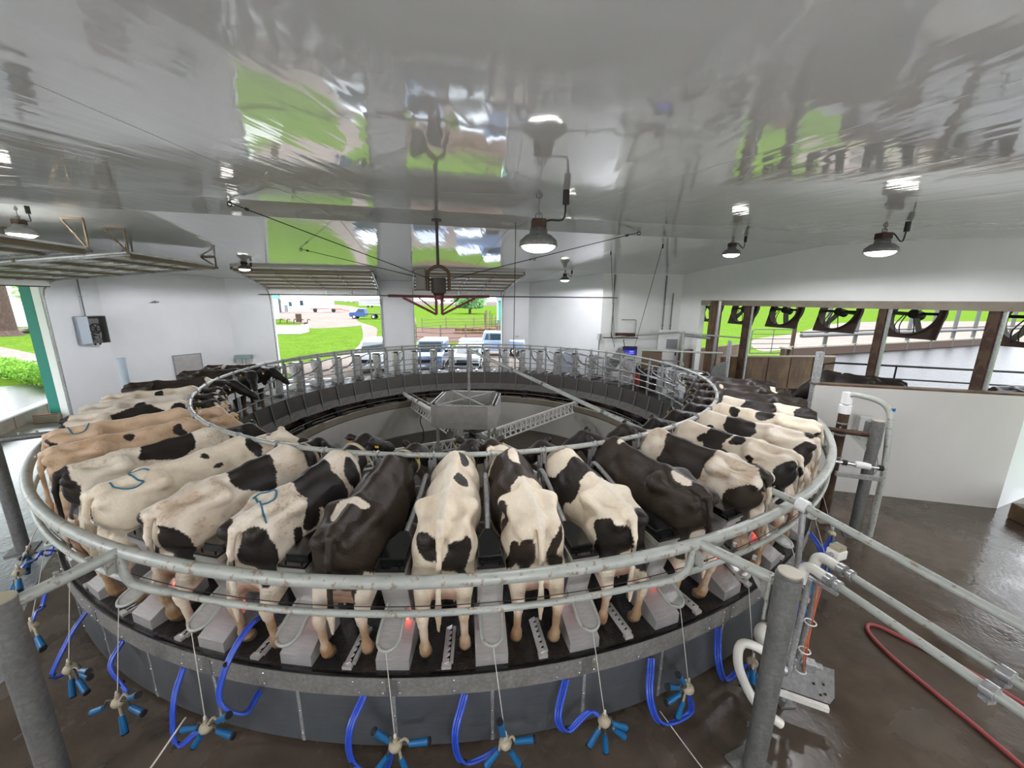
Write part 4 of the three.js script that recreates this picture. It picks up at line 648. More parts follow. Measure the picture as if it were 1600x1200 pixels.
// ---------- ceiling fan ----------
{
  const fx = -0.36, fz = 2.75, cy = ceilAt(fx, fz), t = thing('ceiling_fan', 'huge dark red ceiling fan with two long thin blades over the platform', 'ceiling fan', [fx, 0, fz], 0);
  const by = 4.37, red = std(0x5a1418, 0.45, 0.2), hz = std(0x3c362e, 0.5, 0.4);
  obj('downrod', [rod([0, 4.98, 0], [0, cy - 0.02, 0], 0.03, 0.03, 12), rod([0, cy - 0.06, 0], [0, cy - 0.02, 0], 0.1, 0.1, 14)], hz, t);
  obj('yoke', [bent([[-0.22, by + 0.12, 0], [-0.22, by + 0.5, 0], [-0.07, 4.98, 0], [0.07, 4.98, 0], [0.22, by + 0.5, 0], [0.22, by + 0.12, 0]], 0.034, 0.06, 8)], std(0x5b4326, 0.6, 0.3), t);
  obj('motor', [rod([0, by + 0.08, 0], [0, by + 0.38, 0], 0.15, 0.15, 24), rod([0, by + 0.03, 0], [0, by + 0.08, 0], 0.1, 0.13, 20)], hz, t);
  obj('control_box', [rbox(0.2, 0.42, 0.18, 0.015, -0.36, by + 0.35, -0.05)], std(0x6b675e, 0.5, 0.3), t);
  obj('hub', [rod([0, by - 0.06, 0], [0, by + 0.05, 0], 0.1, 0.1, 16)], red, t);
  const foil = []; for (let i = 0; i <= 8; i++) { const u = i / 8; foil.push([0.09 * (u - 0.5) * 2, 0.018 * Math.sin(u * Math.PI)]); } for (let i = 7; i >= 1; i--) { const u = i / 8; foil.push([0.09 * (u - 0.5) * 2, -0.004]); }
  for (const [s, ya] of [[-1, 0.02], [1, -0.02]]) {
    const g = extrude(foil, 3.4); g.rotateY(s * Math.PI / 2); g.translate(s * 0.3, by + 0.01, ya); obj('blade', g, std(0x3a2a28, 0.4, 0.3), t);
    obj('blade_arm', [bar([s * 0.06, by, 0], [s * 1.05, by + 0.015, 0], 0.06, 0.06)], red, t);
    obj('brace', [bar([s * 0.06, by - 0.05, 0], [s * 0.06, by - 0.36, 0], 0.05, 0.05), bar([s * 0.06, by - 0.36, 0], [s * 0.75, by - 0.02, 0], 0.045, 0.045), bar([s * 0.06, by - 0.3, 0], [s * 0.42, by - 0.02, 0], 0.025, 0.025)], red, t);
  }
  for (const [x, z] of [[-3.49, 4.15], [4.16, 1.24], [-5.19, -1.16], [1.92, -3.07]]) { const y = ceilAt(x, z) - 0.02, a = V3(0, by + 0.3, 0), b = V3(x - fx, y, z - fz); obj('guy_wire', [rod(a, b, 0.008, 0.008, 6), rod(b.clone().lerp(a, 0.06), b.clone().lerp(a, 0.075), 0.025, 0.025, 8), place(new THREE.TorusGeometry(0.035, 0.01, 6, 14), b.x, b.y - 0.02, b.z)], M.dark, t); }
}
for (const [x0, z0, x1, y1, z1, l] of [[4.25, -1.75, 5.8, 2.74, -6.6, 'thin wire hanging from ceiling left of the recessed grey wall'], [5.49, -0.74, 5.9, 2.55, -3.9, 'thin slanting wire from ceiling to the black rubber flaps']]) { const t = thing('drop_wire', l, 'wire'); obj('wire', [rod([x0, ceilAt(x0, z0) - 0.02, z0], [x1, y1, z1], 0.008, 0.008, 6), rod([x0, ceilAt(x0, z0) - 0.14, z0], [x0, ceilAt(x0, z0) - 0.02, z0], 0.02)], M.dark, t); }
// ---------- milking clusters hanging outside ----------
function cluster(label, hose, claw, cups, tip) {
  const t = thing('milking_cluster', label, 'milking cluster', [0, 0, 0], 0, 'milking clusters'), P = (q) => PO(q[0], q[1], Math.max(0.1, q[2])), c = P(claw), H = hose.map(P);
  const side = V3(0.022, 0, 0.008);
  for (const k of [-1, 0, 1]) obj('hose', path([...H.map((p, i) => p.clone().addScaledVector(side, k * (i === 0 ? 1.1 : 1)).add(V3(0, k * 0.006, 0))), c], k ? 0.013 : 0.009, 44, 8), M.blueHose, t);
  const last = H[H.length - 2]; obj('hose_tie', [ellipsoid(0.036, 0.014, 0.036, last.x, last.y, last.z, 8, 6)], M.matt, t);
  obj('claw', [ellipsoid(0.06, 0.05, 0.06, c.x, c.y, c.z), rod(c, c.clone().add(V3(0, 0.08, 0)), 0.03, 0.02)], M.claw, t);
  cups.forEach((q, i) => { const e = P(q), d = e.clone().sub(c), L = Math.max(0.06, d.length()), s = c.clone().addScaledVector(d, 0.45), m = c.clone().addScaledVector(d, 0.3).add(V3(0, 0.06, 0)); const dir = e.clone().sub(s).normalize(), e2 = s.clone().addScaledVector(dir, 0.17);
    const u = obj('teat_cup', [rod(s, e2, 0.024, 0.031, 12)], M.blueCup, t); obj('cup_rim', [rod(e2, e2.clone().addScaledVector(dir, 0.018), 0.032, 0.03, 12)], M.matt, u);
    obj('short_tube', path([c, m, s], 0.012, 14, 6), i % 2 ? M.claw : M.seal, t); });
  if (tip) { const q = P(tip); obj('retract_cord', [rod(c.clone().add(V3(0, 0.06, 0)), q, 0.004, 0.004, 5), ellipsoid(0.014, 0.03, 0.014, c.x, c.y + 0.1, c.z, 8, 6)], M.cord, t); }
}
{
  const nm = (k) => 'milking cluster hanging below the gap between ' + COWS[k - 1].short + ' and ' + COWS[k].short, tipOf = (k) => [8.135, A0 + k * ST + warp(k), 1.28];
  cluster(nm(0), [[8.06, -1.3, 0.7], [8.26, -1.7, 0.55], [8.27, -1.6, 0.2], [8.3, 0.2, 0.13]], [8.34, 1.3, 0.52], [[8.36, 0.5, 0.66], [8.36, 3.2, 0.58], [8.36, 0.3, 0.3], [8.38, 2.0, 0.25]], tipOf(0));
  cluster(nm(1), [[8.06, 5.4, 0.69], [8.26, 4.8, 0.48], [8.26, 5.3, 0.15], [8.26, 7.2, 0.24]], [8.34, 7.9, 0.45], [[8.36, 7.6, 0.68], [8.38, 9.2, 0.5], [8.36, 8.6, 0.25], [8.36, 7.0, 0.3]], tipOf(1));
  cluster(nm(2), [[8.06, 12.4, 0.69], [8.26, 11.4, 0.53], [8.26, 12.1, 0.33], [8.26, 13.6, 0.5]], [8.34, 14.4, 0.46], [[8.36, 15.6, 0.36], [8.36, 16.0, 0.2], [8.38, 14.5, 0.14], [8.36, 13.6, 0.3]], tipOf(2));
  cluster(nm(3), [[8.06, 19.3, 0.66], [8.26, 18.3, 0.42], [8.32, 19.2, 0.13], [8.33, 21.6, 0.13]], [8.34, 21.0, 0.49], [[8.36, 18.9, 0.66], [8.36, 19.8, 0.75], [8.36, 19.3, 0.46], [8.36, 20.2, 0.2]], tipOf(3));
  cluster(nm(4), [[8.06, 26.2, 0.68], [8.24, 24.8, 0.5], [8.26, 25.8, 0.18], [8.26, 27.4, 0.2]], [8.34, 28.1, 0.34], [[8.36, 27.0, 0.16], [8.44, 28.0, 0.14], [8.38, 29.5, 0.18], [8.46, 26.8, 0.3]], tipOf(4));
  cluster(nm(-2), [[8.06, -15.1, 0.68], [8.24, -14.5, 0.5], [8.33, -14.0, 0.12], [8.28, -12.5, 0.28]], [8.34, -10.9, 0.5], [[8.36, -12.3, 0.44], [8.36, -8.6, 0.76], [8.36, -9.0, 0.5], [8.36, -11.8, 0.3]], tipOf(-2));
  cluster(nm(-3), [[8.06, -22.0, 0.67], [8.26, -20.4, 0.66], [8.26, -19.6, 0.48], [8.28, -18.8, 0.45]], [8.36, -18.5, 0.44], [[8.46, -21.4, 0.2], [8.4, -18.0, 0.14], [8.36, -15.8, 0.44], [8.36, -15.6, 0.7]], tipOf(-3));
  cluster(nm(-4), [[8.06, -28.3, 0.68], [8.26, -26.4, 0.66], [8.46, -26.0, 0.36], [8.36, -27.0, 0.2]], [8.38, -24.2, 0.5], [[8.38, -20.0, 0.72], [8.38, -20.2, 0.62], [8.4, -21.6, 0.36], [8.42, -23.8, 0.28]], tipOf(-4));
  cluster(nm(-5), [[8.06, -35.4, 0.68], [8.22, -34.4, 0.7], [8.3, -33.0, 0.62], [8.36, -32.0, 0.66]], [8.42, -30.6, 0.62], [[8.5, -32.6, 0.34], [8.5, -31.0, 0.28], [8.42, -28.8, 0.45], [8.42, -28.0, 0.5]], tipOf(-5));
  cluster(nm(-6), [[8.06, -42, 0.68], [8.2, -41.4, 0.8], [8.28, -40, 0.8], [8.34, -39, 0.85]], [8.4, -37.6, 0.85], [[8.5, -38.8, 0.55], [8.5, -37.2, 0.52], [8.42, -36, 0.75], [8.42, -35.6, 0.65]], tipOf(-6));
  cluster(nm(-7), [[8.06, -48.6, 0.68], [8.2, -48, 0.5], [8.28, -47, 0.35], [8.34, -46, 0.5]], [8.4, -45, 0.6], [[8.46, -46.5, 0.35], [8.46, -45, 0.32], [8.42, -43.6, 0.5], [8.42, -43.6, 0.65]], tipOf(-7));
  for (const k of [5, 6, 7]) { const a = A0 + k * ST + warp(k); cluster(nm(k), [[8.06, a - 1.6, 0.68], [8.22, a - 2, 0.5], [8.27, a - 1.4, 0.25], [8.3, a, 0.4]], [8.34, a + 0.6, 0.62], [[8.38, a - 0.7, 0.4], [8.4, a + 0.4, 0.36], [8.38, a + 1.7, 0.45], [8.36, a + 1.8, 0.7]], tipOf(k)); }
  // the cluster at work under the P-marked cow
  cluster('milking cluster attached under the udder of the P-marked cow, blue hose looping out', [[8.06, -8.7, 0.63], [8.28, -8.4, 0.66], [8.32, -9.7, 0.8], [8.2, -9.7, 1.08], [7.95, -9.5, 1.25]], [7.68, -9.4, 1.2], [[7.6, -8.8, 1.48], [7.6, -10, 1.48], [7.48, -8.8, 1.48], [7.48, -10, 1.48]], null);
}
// ---------- right foreground plumbing ----------
{
  const t = thing('pipe_post', 'slim galvanised upright clamped to the long pale pipe, right foreground', 'post'); obj('pole', [rod([4.43, 2.12, 7.05], [4.22, 0.0, 7.52], 0.03, 0.03, 12)], M.galv, t); obj('clamp', [rod([4.425, 2.04, 7.06], [4.43, 2.1, 7.05], 0.045, 0.045, 12)], M.galvDark, t); obj('cross_arm', [bar([4.3, 1.5, 7.34], [4.42, 1.5, 7.66], 0.04, 0.025)], M.galv, t); obj('foot', [box(0.16, 0.02, 0.16, 4.22, 0.01, 7.52)], M.galvDark, t);
}
[[4.17, 7.62, 4.62, 9.3, 'nearer'], [4.41, 7.47, 4.88, 9.2, 'further']].forEach(([x0, z0, x1, z1, w], n) => {
  const t = thing('wash_line', `${w} of two parallel white pipes running to the right edge of the picture`, 'pipe');
  const dx = x1 - x0, dz = z1 - z0;
  obj('pipe', [rod([x0 + dx * 0.05, 1.75, z0 + dz * 0.05], [x1, 1.72, z1], 0.036, 0.036, 14)], M.pipe, t);
  obj('elbow', [bent([[x0 + dx * 0.08, 1.75, z0 + dz * 0.08], [x0 - dx * 0.05, 1.76, z0 - dz * 0.05], [x0 - 0.09, 1.58, z0 - 0.03]], 0.05, 0.12, 12)], M.pvc, t);
  obj('union', [rod([x0 + dx * 0.07, 1.75, z0 + dz * 0.07], [x0 + dx * 0.1, 1.75, z0 + dz * 0.1], 0.062, 0.062, 14), rod([x0 + dx * 0.12, 1.75, z0 + dz * 0.12], [x0 + dx * 0.14, 1.75, z0 + dz * 0.14], 0.055, 0.055, 14)], M.galv, t);
  obj('coupling', [rod([x0 + dx * 0.68, 1.73, z0 + dz * 0.68], [x0 + dx * 0.72, 1.73, z0 + dz * 0.72], 0.055, 0.055, 14), box(0.06, 0.1, 0.06, x0 + dx * 0.7, 1.69, z0 + dz * 0.7)], M.galv, t);
  obj('drop_pipe', [rod([x0 + 0.02, 1.6, z0 - 0.05], [4.12 + n * 0.17, 0.46, 7.62 - n * 0.1], 0.028, 0.028, 12)], M.galv, t);
});
{
  const t = thing('valve_block', 'boxy pale valve with a ribbed top on the further white pipe', 'valve', [4.57, 1.78, 7.4], 0.3);
  obj('body', [rbox(0.14, 0.1, 0.12, 0.012, 0, 0, 0)], M.pvc, t); obj('ribbed_top', [-0.045, -0.015, 0.015, 0.045].map((x) => rbox(0.018, 0.05, 0.1, 0.006, x, 0.07, 0)), M.claw, t); obj('stem', [rod([-0.12, 0, 0], [0.02, 0, 0], 0.025)], M.galv, t);
}
{
  const t = thing('spray_plate', 'grey bolted steel plate bracket behind the thick foreground post', 'bracket', [4.27, 0.42, 7.6], -0.42);
  const g = extrude([[-0.34, -0.02], [0.26, -0.02], [0.3, 0.05], [0.3, 0.3], [-0.34, 0.3]], 0.012, 0.002); g.rotateX(-0.55); g.translate(0, -0.12, 0.05); obj('plate', g, M.galvDark, t);
  obj('brush', [box(0.56, 0.05, 0.05, -0.02, -0.2, 0.07)], M.pvc, t); obj('bolt', [[-0.2, 0.02], [-0.1, 0.02], [0.12, 0.0], [0.2, 0.02], [0.22, -0.06], [0.18, -0.08]].map(([x, y]) => { const s = new THREE.SphereGeometry(0.012, 8, 6); s.translate(x, y, 0.02 - y * 0.4); return s; }), M.dark, t);
  obj('manifold', [rod([-0.2, 0.12, -0.1], [0.2, 0.12, -0.1], 0.035, 0.035, 10), rbox(0.1, 0.1, 0.1, 0.01, 0.08, 0.14, -0.06)], M.galv, t);
}
{ const t = thing('white_hose', 'thick white hose loop beside the big foreground post', 'hose'); obj('hose', path([[4.05, 0.55, 7.62], [3.86, 0.72, 7.56], [3.64, 0.78, 7.54], [3.56, 0.62, 7.66], [3.68, 0.35, 7.82], [3.9, 0.2, 7.9]], 0.045, 50, 12), M.pvc, t); obj('end_cuff', [rod([4.0, 0.58, 7.6], [4.07, 0.54, 7.63], 0.052, 0.052, 12)], M.galv, t); }
{ const t = thing('float_ball', 'cream round float tank half hidden behind the foreground post', 'tank', [4.0, 0.72, 7.36]); obj('ball', [ellipsoid(0.1, 0.14, 0.1, 0, 0, 0, 18, 14)], M.pvc, t); obj('neck', [rod([0, 0.1, 0], [0.06, 0.22, 0.02], 0.025)], M.galv, t); }
{ const t = thing('orange_cable', 'thin orange cables tied down the twin drop pipes', 'cable'); obj('cable', path([[4.34, 1.5, 7.5], [4.32, 1.1, 7.56], [4.26, 0.8, 7.6], [4.3, 0.5, 7.6]], 0.007, 30, 6), std(0xc9653c, 0.5), t); obj('cable', path([[4.4, 1.55, 7.5], [4.36, 1.2, 7.52], [4.3, 0.9, 7.58], [4.34, 0.5, 7.56]], 0.007, 30, 6), std(0xc9653c, 0.5), t); for (const y of [1.1, 0.75, 0.5]) obj('cable_tie', [place(new THREE.TorusGeometry(0.05, 0.007, 6, 18), 4.28, y, 7.58, Math.PI / 2)], M.white, t); }
{ const t = thing('red_hose', 'dusty red hose looping over the wet floor, right foreground', 'hose'); obj('hose', path([[6.95, 0.03, 7.9], [6.7, 0.03, 7.2], [6.35, 0.03, 6.72], [6.15, 0.03, 6.5], [5.98, 0.03, 6.6], [5.93, 0.03, 6.95], [5.98, 0.03, 7.4], [6.05, 0.03, 7.9], [6.1, 0.03, 8.6]].map((p) => p), 0.024, 90, 10), M.redHose, t); }
{ const t = thing('floor_cord', 'thin pale cord running over the floor at the lower left', 'cord'); obj('cord', path([[-1.95, 0.35, 8.0], [-2.1, 0.1, 8.45], [-2.25, 0.02, 8.9], [-2.35, 0.02, 9.6]], 0.009, 30, 6), M.cord, t); }
{ const t = thing('trailing_wire', 'thin wire trailing over the dark floor, lower right of centre', 'cord'); obj('cord', path([[2.75, 0.15, 7.75], [2.98, 0.02, 8.1], [3.2, 0.02, 8.6], [3.3, 0.02, 9.2]], 0.005, 30, 5), M.cord, t); }
// ---------- equipment before the white half wall ----------
{
  const b = V3(7.55, 0, 3.85), t = thing('rust_post', 'rusty brown post with a white cap before the white half wall', 'post', [b.x, 0, b.z]);
  obj('pole', [rod([0, 0, 0], [0, 2.28, 0], 0.085, 0.085, 16)], M.rust, t); obj('white_cap', [rod([0, 2.26, 0], [0, 2.42, 0], 0.1, 0.1, 16)], M.white, t); obj('base_plate', [box(0.4, 0.02, 0.36, 0, 0.015, 0)], M.concrete, t); for (const k of [0.6, 0.8, 0.9]) obj('band', [rod([0, 2.28 * k, 0], [0, 2.28 * k + 0.03, 0], 0.092, 0.092, 16)], M.galv, t);
  const g = thing('gooseneck_pipe', 'pale bent pipe arching from the capped rusty post to the grey post', 'pipe'); obj('pipe', [bent([[b.x, 2.4, b.z], [b.x, 2.66, b.z], [7.98, 2.58, 4.28], [7.96, 1.4, 4.44], [7.96, 0.02, 4.44]], 0.05, 0.3, 12, 60)], M.pipe, g); obj('socket', [box(0.12, 0.22, 0.12, b.x, 2.56, b.z)], M.white, g); obj('blue_clip', [box(0.06, 0.06, 0.05, 8.0, 2.46, 4.3), path([[8.0, 2.44, 4.3], [7.94, 2.26, 4.3], [7.98, 2.24, 4.3], [8.0, 2.42, 4.3]], 0.006, 20, 6)], M.blueCup, g);
  const q = thing('control_box', 'grey tilted control box on the rusty post', 'box', [7.9, 1.98, 4.12], 0.5); obj('case', [rbox(0.24, 0.42, 0.2, 0.015, 0, 0, 0)], std(0x777976, 0.5, 0.2), q); obj('door', [rbox(0.2, 0.36, 0.02, 0.005, 0, 0, 0.105)], std(0x858783, 0.5, 0.2), q);
  const c = thing('air_cylinder', 'shiny horizontal air cylinder with white sleeve between rail and grey post', 'cylinder'); obj('tube', [rod([7.18, 1.45, 4.25], [7.85, 1.42, 4.5], 0.035, 0.035, 14)], M.chrome, c); obj('sleeve', [rod([7.48, 1.44, 4.36], [7.68, 1.43, 4.44], 0.06, 0.06, 14)], M.white, c); obj('end_cap', [rod([7.3, 1.445, 4.295], [7.36, 1.443, 4.32], 0.05, 0.05, 12), rod([7.8, 1.423, 4.48], [7.86, 1.42, 4.5], 0.05, 0.05, 12)], M.matt, c); obj('support_bar', [bar([7.1, 1.28, 4.42], [7.78, 1.26, 4.6], 0.06, 0.08)], M.galv, c);
  const o = thing('wall_box', 'small grey junction box on the white half wall', 'box', [9.0, 1.72, 2.78], -0.25); obj('case', [rbox(0.26, 0.34, 0.16, 0.02, 0, 0, 0)], std(0xc9cac4, 0.5), o); obj('knob', [rod([0, 0, 0.08], [0, 0, 0.12], 0.03)], M.dark, o); obj('whip', path([[0, -0.15, 0.05], [0.2, -0.5, 0.15], [0.3, -1.0, 0.2], [0.1, -1.5, 0.1]], 0.01, 30, 6), M.galv, o);
  const w = thing('hand_wheel', 'small red valve hand wheel beside the rump rail', 'valve', PO(8.05, 62, 1.66).toArray(), rad(30)); obj('rim', [new THREE.TorusGeometry(0.075, 0.012, 8, 24)], std(0xb03a55, 0.4), w); obj('spokes', [rod([-0.07, 0, 0], [0.07, 0, 0], 0.009), rod([0, -0.07, 0], [0, 0.07, 0], 0.009), rod([0, 0, -0.1], [0, 0, 0.02], 0.015)], std(0xb03a55, 0.4), w);
}
{ const p = PO(8.35, 72.5), t = thing('fence_post', 'pale grey square upright at the left end of the white half wall', 'post', [8.12, 0, 2.32]); obj('pole', [rbox(0.12, 3.25, 0.12, 0.01, 0, 1.62, 0)], M.galv, t); obj('base_plate', [box(0.24, 0.02, 0.24, 0, 0.01, 0)], M.galvDark, t); }
// ---------- left wall things ----------
{
  const c = lerp2(J1, LJ, 0.62), t = thing('hose_reel_box', 'open grey steel box with a hose reel wheel on the left wall', 'box', [c[0] + 0.18, 3.08, c[1] + 0.05], rad(90) - 0.21 + 0.0);
  const w = 0.85, h = 1.0, d = 0.32;
  obj('back', [box(w, h, 0.02, 0, 0, -0.14)], M.galvDark, t); for (const s of [-1, 1]) obj('side', [box(0.02, h, d, s * w / 2, 0, 0.02)], s < 0 ? std(0xb9c4cc, 0.45, 0.2) : M.galvDark, t); obj('top', [box(w, 0.02, d, 0, h / 2, 0.02)], M.galvDark, t); obj('bottom', [box(w, 0.02, d, 0, -h / 2, 0.02)], M.galvDark, t); obj('front_flange', [box(0.3, h, 0.02, -w / 2 + 0.15, 0, 0.18)], std(0xb9c4cc, 0.45, 0.2), t);
  const r = obj('wheel', [place(new THREE.TorusGeometry(0.17, 0.022, 8, 26), 0.12, 0.05, 0.08)], M.dark, t); obj('spoke', [0, 1, 2].map((k) => rod([0.12 - 0.16 * Math.cos(k * 1.05), 0.05 - 0.16 * Math.sin(k * 1.05), 0.08], [0.12 + 0.16 * Math.cos(k * 1.05), 0.05 + 0.16 * Math.sin(k * 1.05), 0.08], 0.012)), M.dark, r);
  obj('valve_body', [path([[0.0, -0.12, 0.05], [0.15, -0.2, 0.1], [0.25, -0.1, 0.05], [0.2, -0.32, 0.08]], 0.035, 30, 8), ellipsoid(0.09, 0.07, 0.06, 0.08, -0.3, 0.06)], M.galvDark, t); obj('gland', [rod([0.05, -0.5, 0], [0.05, -0.58, 0], 0.035), rod([0.2, -0.5, 0], [0.2, -0.58, 0], 0.03)], M.dark, t);
  const k = thing('conduit', 'grey conduit pipe rising from the hose reel box', 'pipe', [c[0] + 0.1, 0, c[1] + 0.05]); obj('tube', [rod([0, 3.6, 0], [0, 5.25, 0], 0.022)], M.galvDark, k); obj('strap', [box(0.09, 0.03, 0.05, 0, 4.3, 0)], M.galv, k);
}
{ const a = [-14.04, -6.34], b = [-13.67, -6.97], t = thing('wall_vent', 'grey steel plate vent panel on the white left corner wall', 'vent panel', [-13.83, 1.0, -6.62], Math.atan2(3.79, 2.25) - 0.0); t.rotation.y = Math.atan2(0.86, 0.51); obj('plate', [rbox(1.0, 1.42, 0.03, 0.006, 0, 0, 0)], M.steel, t); obj('frame', [box(1.06, 0.04, 0.045, 0, 0.72, 0), box(0.04, 1.46, 0.045, -0.52, 0, 0), box(0.04, 1.46, 0.045, 0.52, 0, 0)], M.galv, t); }
{ const p = PO(8.9, -82), t = thing('white_standpipe', 'short white standpipe before the grey vent panel', 'pipe', [p.x, 0, p.z]); obj('tube', [rod([0, 0, 0], [0, 2.75, 0], 0.09, 0.09, 14)], std(0xc4d3dc, 0.4), t); obj('cap', [rod([0, 2.72, 0], [0, 2.78, 0], 0.1, 0.1, 14)], std(0xc4d3dc, 0.4), t); }
{ const q = onBack(-12.3), t = thing('wall_shelf', 'small grey green box on two legs below left of the first window', 'box', [q[0], 0, q[1] + 0.3], 0.19); obj('case', [rbox(0.75, 0.17, 0.3, 0.02, 0, 1.42, 0)], std(0x8fa59c, 0.5), t); for (const s of [-1, 1]) obj('leg', [rod([s * 0.09, 0, 0], [s * 0.09, 1.35, 0], 0.022)], M.galv, t); }
{ const q = onLeft(-1.35), t = thing('left_wall_pipe', 'thin dark bracket pipe high on the white corner wall', 'pipe', [-14.2, 4.1, -5.9], 0.9); obj('stub', [rod([-0.12, 0, 0.1], [0.12, 0, 0.1], 0.025), box(0.05, 0.06, 0.1, 0, 0.02, 0.05)], M.galvDark, t); }
{ const t = thing('white_cabinet', 'white concrete kerb block with a reddish edge outside the left door', 'block', [-15.05, 0, -1.9], 0.5); obj('block', [rbox(0.6, 0.26, 0.3, 0.02, 0, 0.13, 0)], M.concrete, t); obj('edge', [box(0.6, 0.04, 0.05, 0, 0.28, 0.1)], std(0x9a5a4a, 0.7), t); }
// ---------- right back: entry gates, flaps, monitor ----------
{
  const t = thing('exit_sign', 'tiny white EXIT sign with dark letters beside the right window', 'sign', [1.44, 2.3, -10.93], 0.186);
  const cv = document.createElement('canvas'); cv.width = 128; cv.height = 64; const c = cv.getContext('2d'); c.fillStyle = '#e8e6e0'; c.fillRect(0, 0, 128, 64); c.fillStyle = '#5b4b48'; c.font = 'bold 46px sans-serif'; c.textAlign = 'center'; c.textBaseline = 'middle'; c.fillText('EXIT', 64, 34); const tx = new THREE.CanvasTexture(cv); tx.colorSpace = THREE.SRGBColorSpace;
  obj('case', [rbox(0.3, 0.2, 0.06, 0.01, 0, 0, 0)], M.white, t); const f = new THREE.PlaneGeometry(0.26, 0.15); f.translate(0, 0, 0.032); f.userData.keep = true; obj('face', f, std(0xffffff, 0.5, 0, { map: tx }), t);
}
{ const t = thing('control_switch', 'pale grey switch box on the edge of the white diagonal wall', 'box', [5.22, 2.66, -7.3], 0.87); obj('case', [rbox(0.24, 0.3, 0.14, 0.03, 0, 0, 0.08)], std(0xb9bcb8, 0.5), t); obj('conduit', [rod([0.03, -0.15, 0.06], [0.03, -1.8, 0.06], 0.03)], M.galv, t); }
{ const t = thing('wall_cabinet', 'long low pale grey cabinet on the diagonal wall behind the far stalls', 'cabinet', [4.15, 1.2, -8.55], 0.876); obj('case', [rbox(2.3, 1.5, 0.25, 0.02, 0, 0, 0.05)], std(0xc8ccd0, 0.4), t); for (const x of [-0.58, 0.58]) obj('door', [rbox(1.0, 1.2, 0.02, 0.005, x, -0.05, 0.185)], std(0xa9b0b9, 0.35), t); obj('top_edge', [box(2.34, 0.06, 0.3, 0, 0.77, 0.06)], M.galv, t); }
for (const [x, y0, l] of [[5.85, 2.6, 'left grey conduit on the recessed grey wall'], [8.35, 2.4, 'middle grey conduit on the recessed grey wall'], [8.75, 2.4, 'right grey conduit near the corner of the recessed wall']]) { const k = (x - C2[0]) / (PC[0] - C2[0]), z = C2[1] + (PC[1] - C2[1]) * k + 0.06, t = thing('conduit', l, 'pipe', [x, 0, z]); obj('tube', [rod([0, y0, 0], [0, x > 8.5 ? 4.7 : 5.5, 0], 0.032)], M.galvDark, t); for (const y of [3.2, 4.2]) obj('strap', [box(0.1, 0.04, 0.06, 0, y, 0)], M.galv, t); }
{ const t = thing('monitor', 'flat screen monitor with blue display by the entry gates', 'monitor', [6.75, 2.0, -7.2], -0.1); obj('case', [rbox(0.66, 0.46, 0.05, 0.01, 0, 0, 0)], M.matt, t); const cv = document.createElement('canvas'); cv.width = 128; cv.height = 80; const c = cv.getContext('2d'); c.fillStyle = '#10123e'; c.fillRect(0, 0, 128, 80); c.fillStyle = '#2c2f9a'; c.fillRect(6, 30, 116, 44); c.fillStyle = '#7f84e8'; c.fillRect(60, 38, 40, 12); c.fillRect(12, 56, 30, 8); c.fillRect(52, 58, 50, 6); const tx = new THREE.CanvasTexture(cv); tx.colorSpace = THREE.SRGBColorSpace; const f = new THREE.PlaneGeometry(0.6, 0.4); f.translate(0, 0, 0.027); f.userData.keep = true; obj('screen', f, std(0x222222, 0.2, 0, { emissiveMap: tx, emissive: 0xffffff, emissiveIntensity: 0.5 }), t); obj('arm', [rod([0, 0, -0.02], [0, 0.05, -0.2], 0.03)], M.galvDark, t); }
{ const t = thing('wall_bracket', 'empty rectangular pipe frame on the recessed grey wall', 'frame', [6.62, 3.12, -7.36], -0.16); obj('tube', [bent([[-0.34, -0.32, 0], [-0.34, 0.34, 0], [0.36, 0.34, 0], [0.36, -0.32, 0]], 0.018, 0.06)], M.galvDark, t); obj('mount', [box(0.1, 0.1, 0.06, -0.34, 0.3, -0.04)], M.galvDark, t); }
{ const t = thing('boom_arm', 'white horizontal boom with rusty bracket above the entry gates', 'pipe'); obj('pipe', [rod([5.75, 2.72, -6.6], [8.75, 2.95, -6.7], 0.05, 0.05, 12)], M.pipe, t); obj('bracket', [box(0.9, 0.16, 0.1, 6.3, 2.82, -6.62), rod([5.3, 2.68, -6.6], [6.9, 2.68, -6.6], 0.025)], M.rust, t); }
{ const t = thing('slanted_plate', 'tilted dark grey steel plate hanging over the exit gate', 'plate', [5.45, 1.98, -4.7], 0.15); const g = rbox(0.42, 0.95, 0.03, 0.006, 0, 0, 0, -0.3, 0, -0.72); obj('plate', [g], M.galvDark, t); obj('hanger', [rod([0.35, 0.38, 0], [0.3, 0.8, -0.1], 0.015), rod([-0.1, 0.5, 0], [-0.3, 1.1, 0], 0.01)], M.dark, t); }
{ const t = thing('rubber_flap', 'two hanging black brown rubber flaps tied with pale rope at the exit', 'flap', [6.55, 0, -3.75], -0.2); obj('upper_sheet', [rbox(0.74, 0.76, 0.03, 0.008, 0, 2.08, 0)], std(0x5b4c36, 0.6), t); obj('lower_sheet', [rbox(0.74, 0.86, 0.03, 0.008, -0.02, 1.34, 0.03)], std(0x2b2520, 0.5), t); obj('rope', path([[-0.25, 1.72, 0.05], [0, 1.78, 0.06], [0.02, 1.4, 0.06], [0.06, 1.38, 0.06], [0.04, 1.75, 0.06], [0.25, 1.7, 0.05]], 0.012, 40, 6), M.cord, t); obj('rail', [rod([-0.4, 2.47, 0], [2.4, 2.5, 0.3], 0.035)], M.pipe, t); obj('hook', [rod([-0.2, 2.42, 0], [-0.2, 2.5, 0], 0.012), rod([0.2, 2.42, 0], [0.2, 2.5, 0], 0.012)], M.galv, t); }
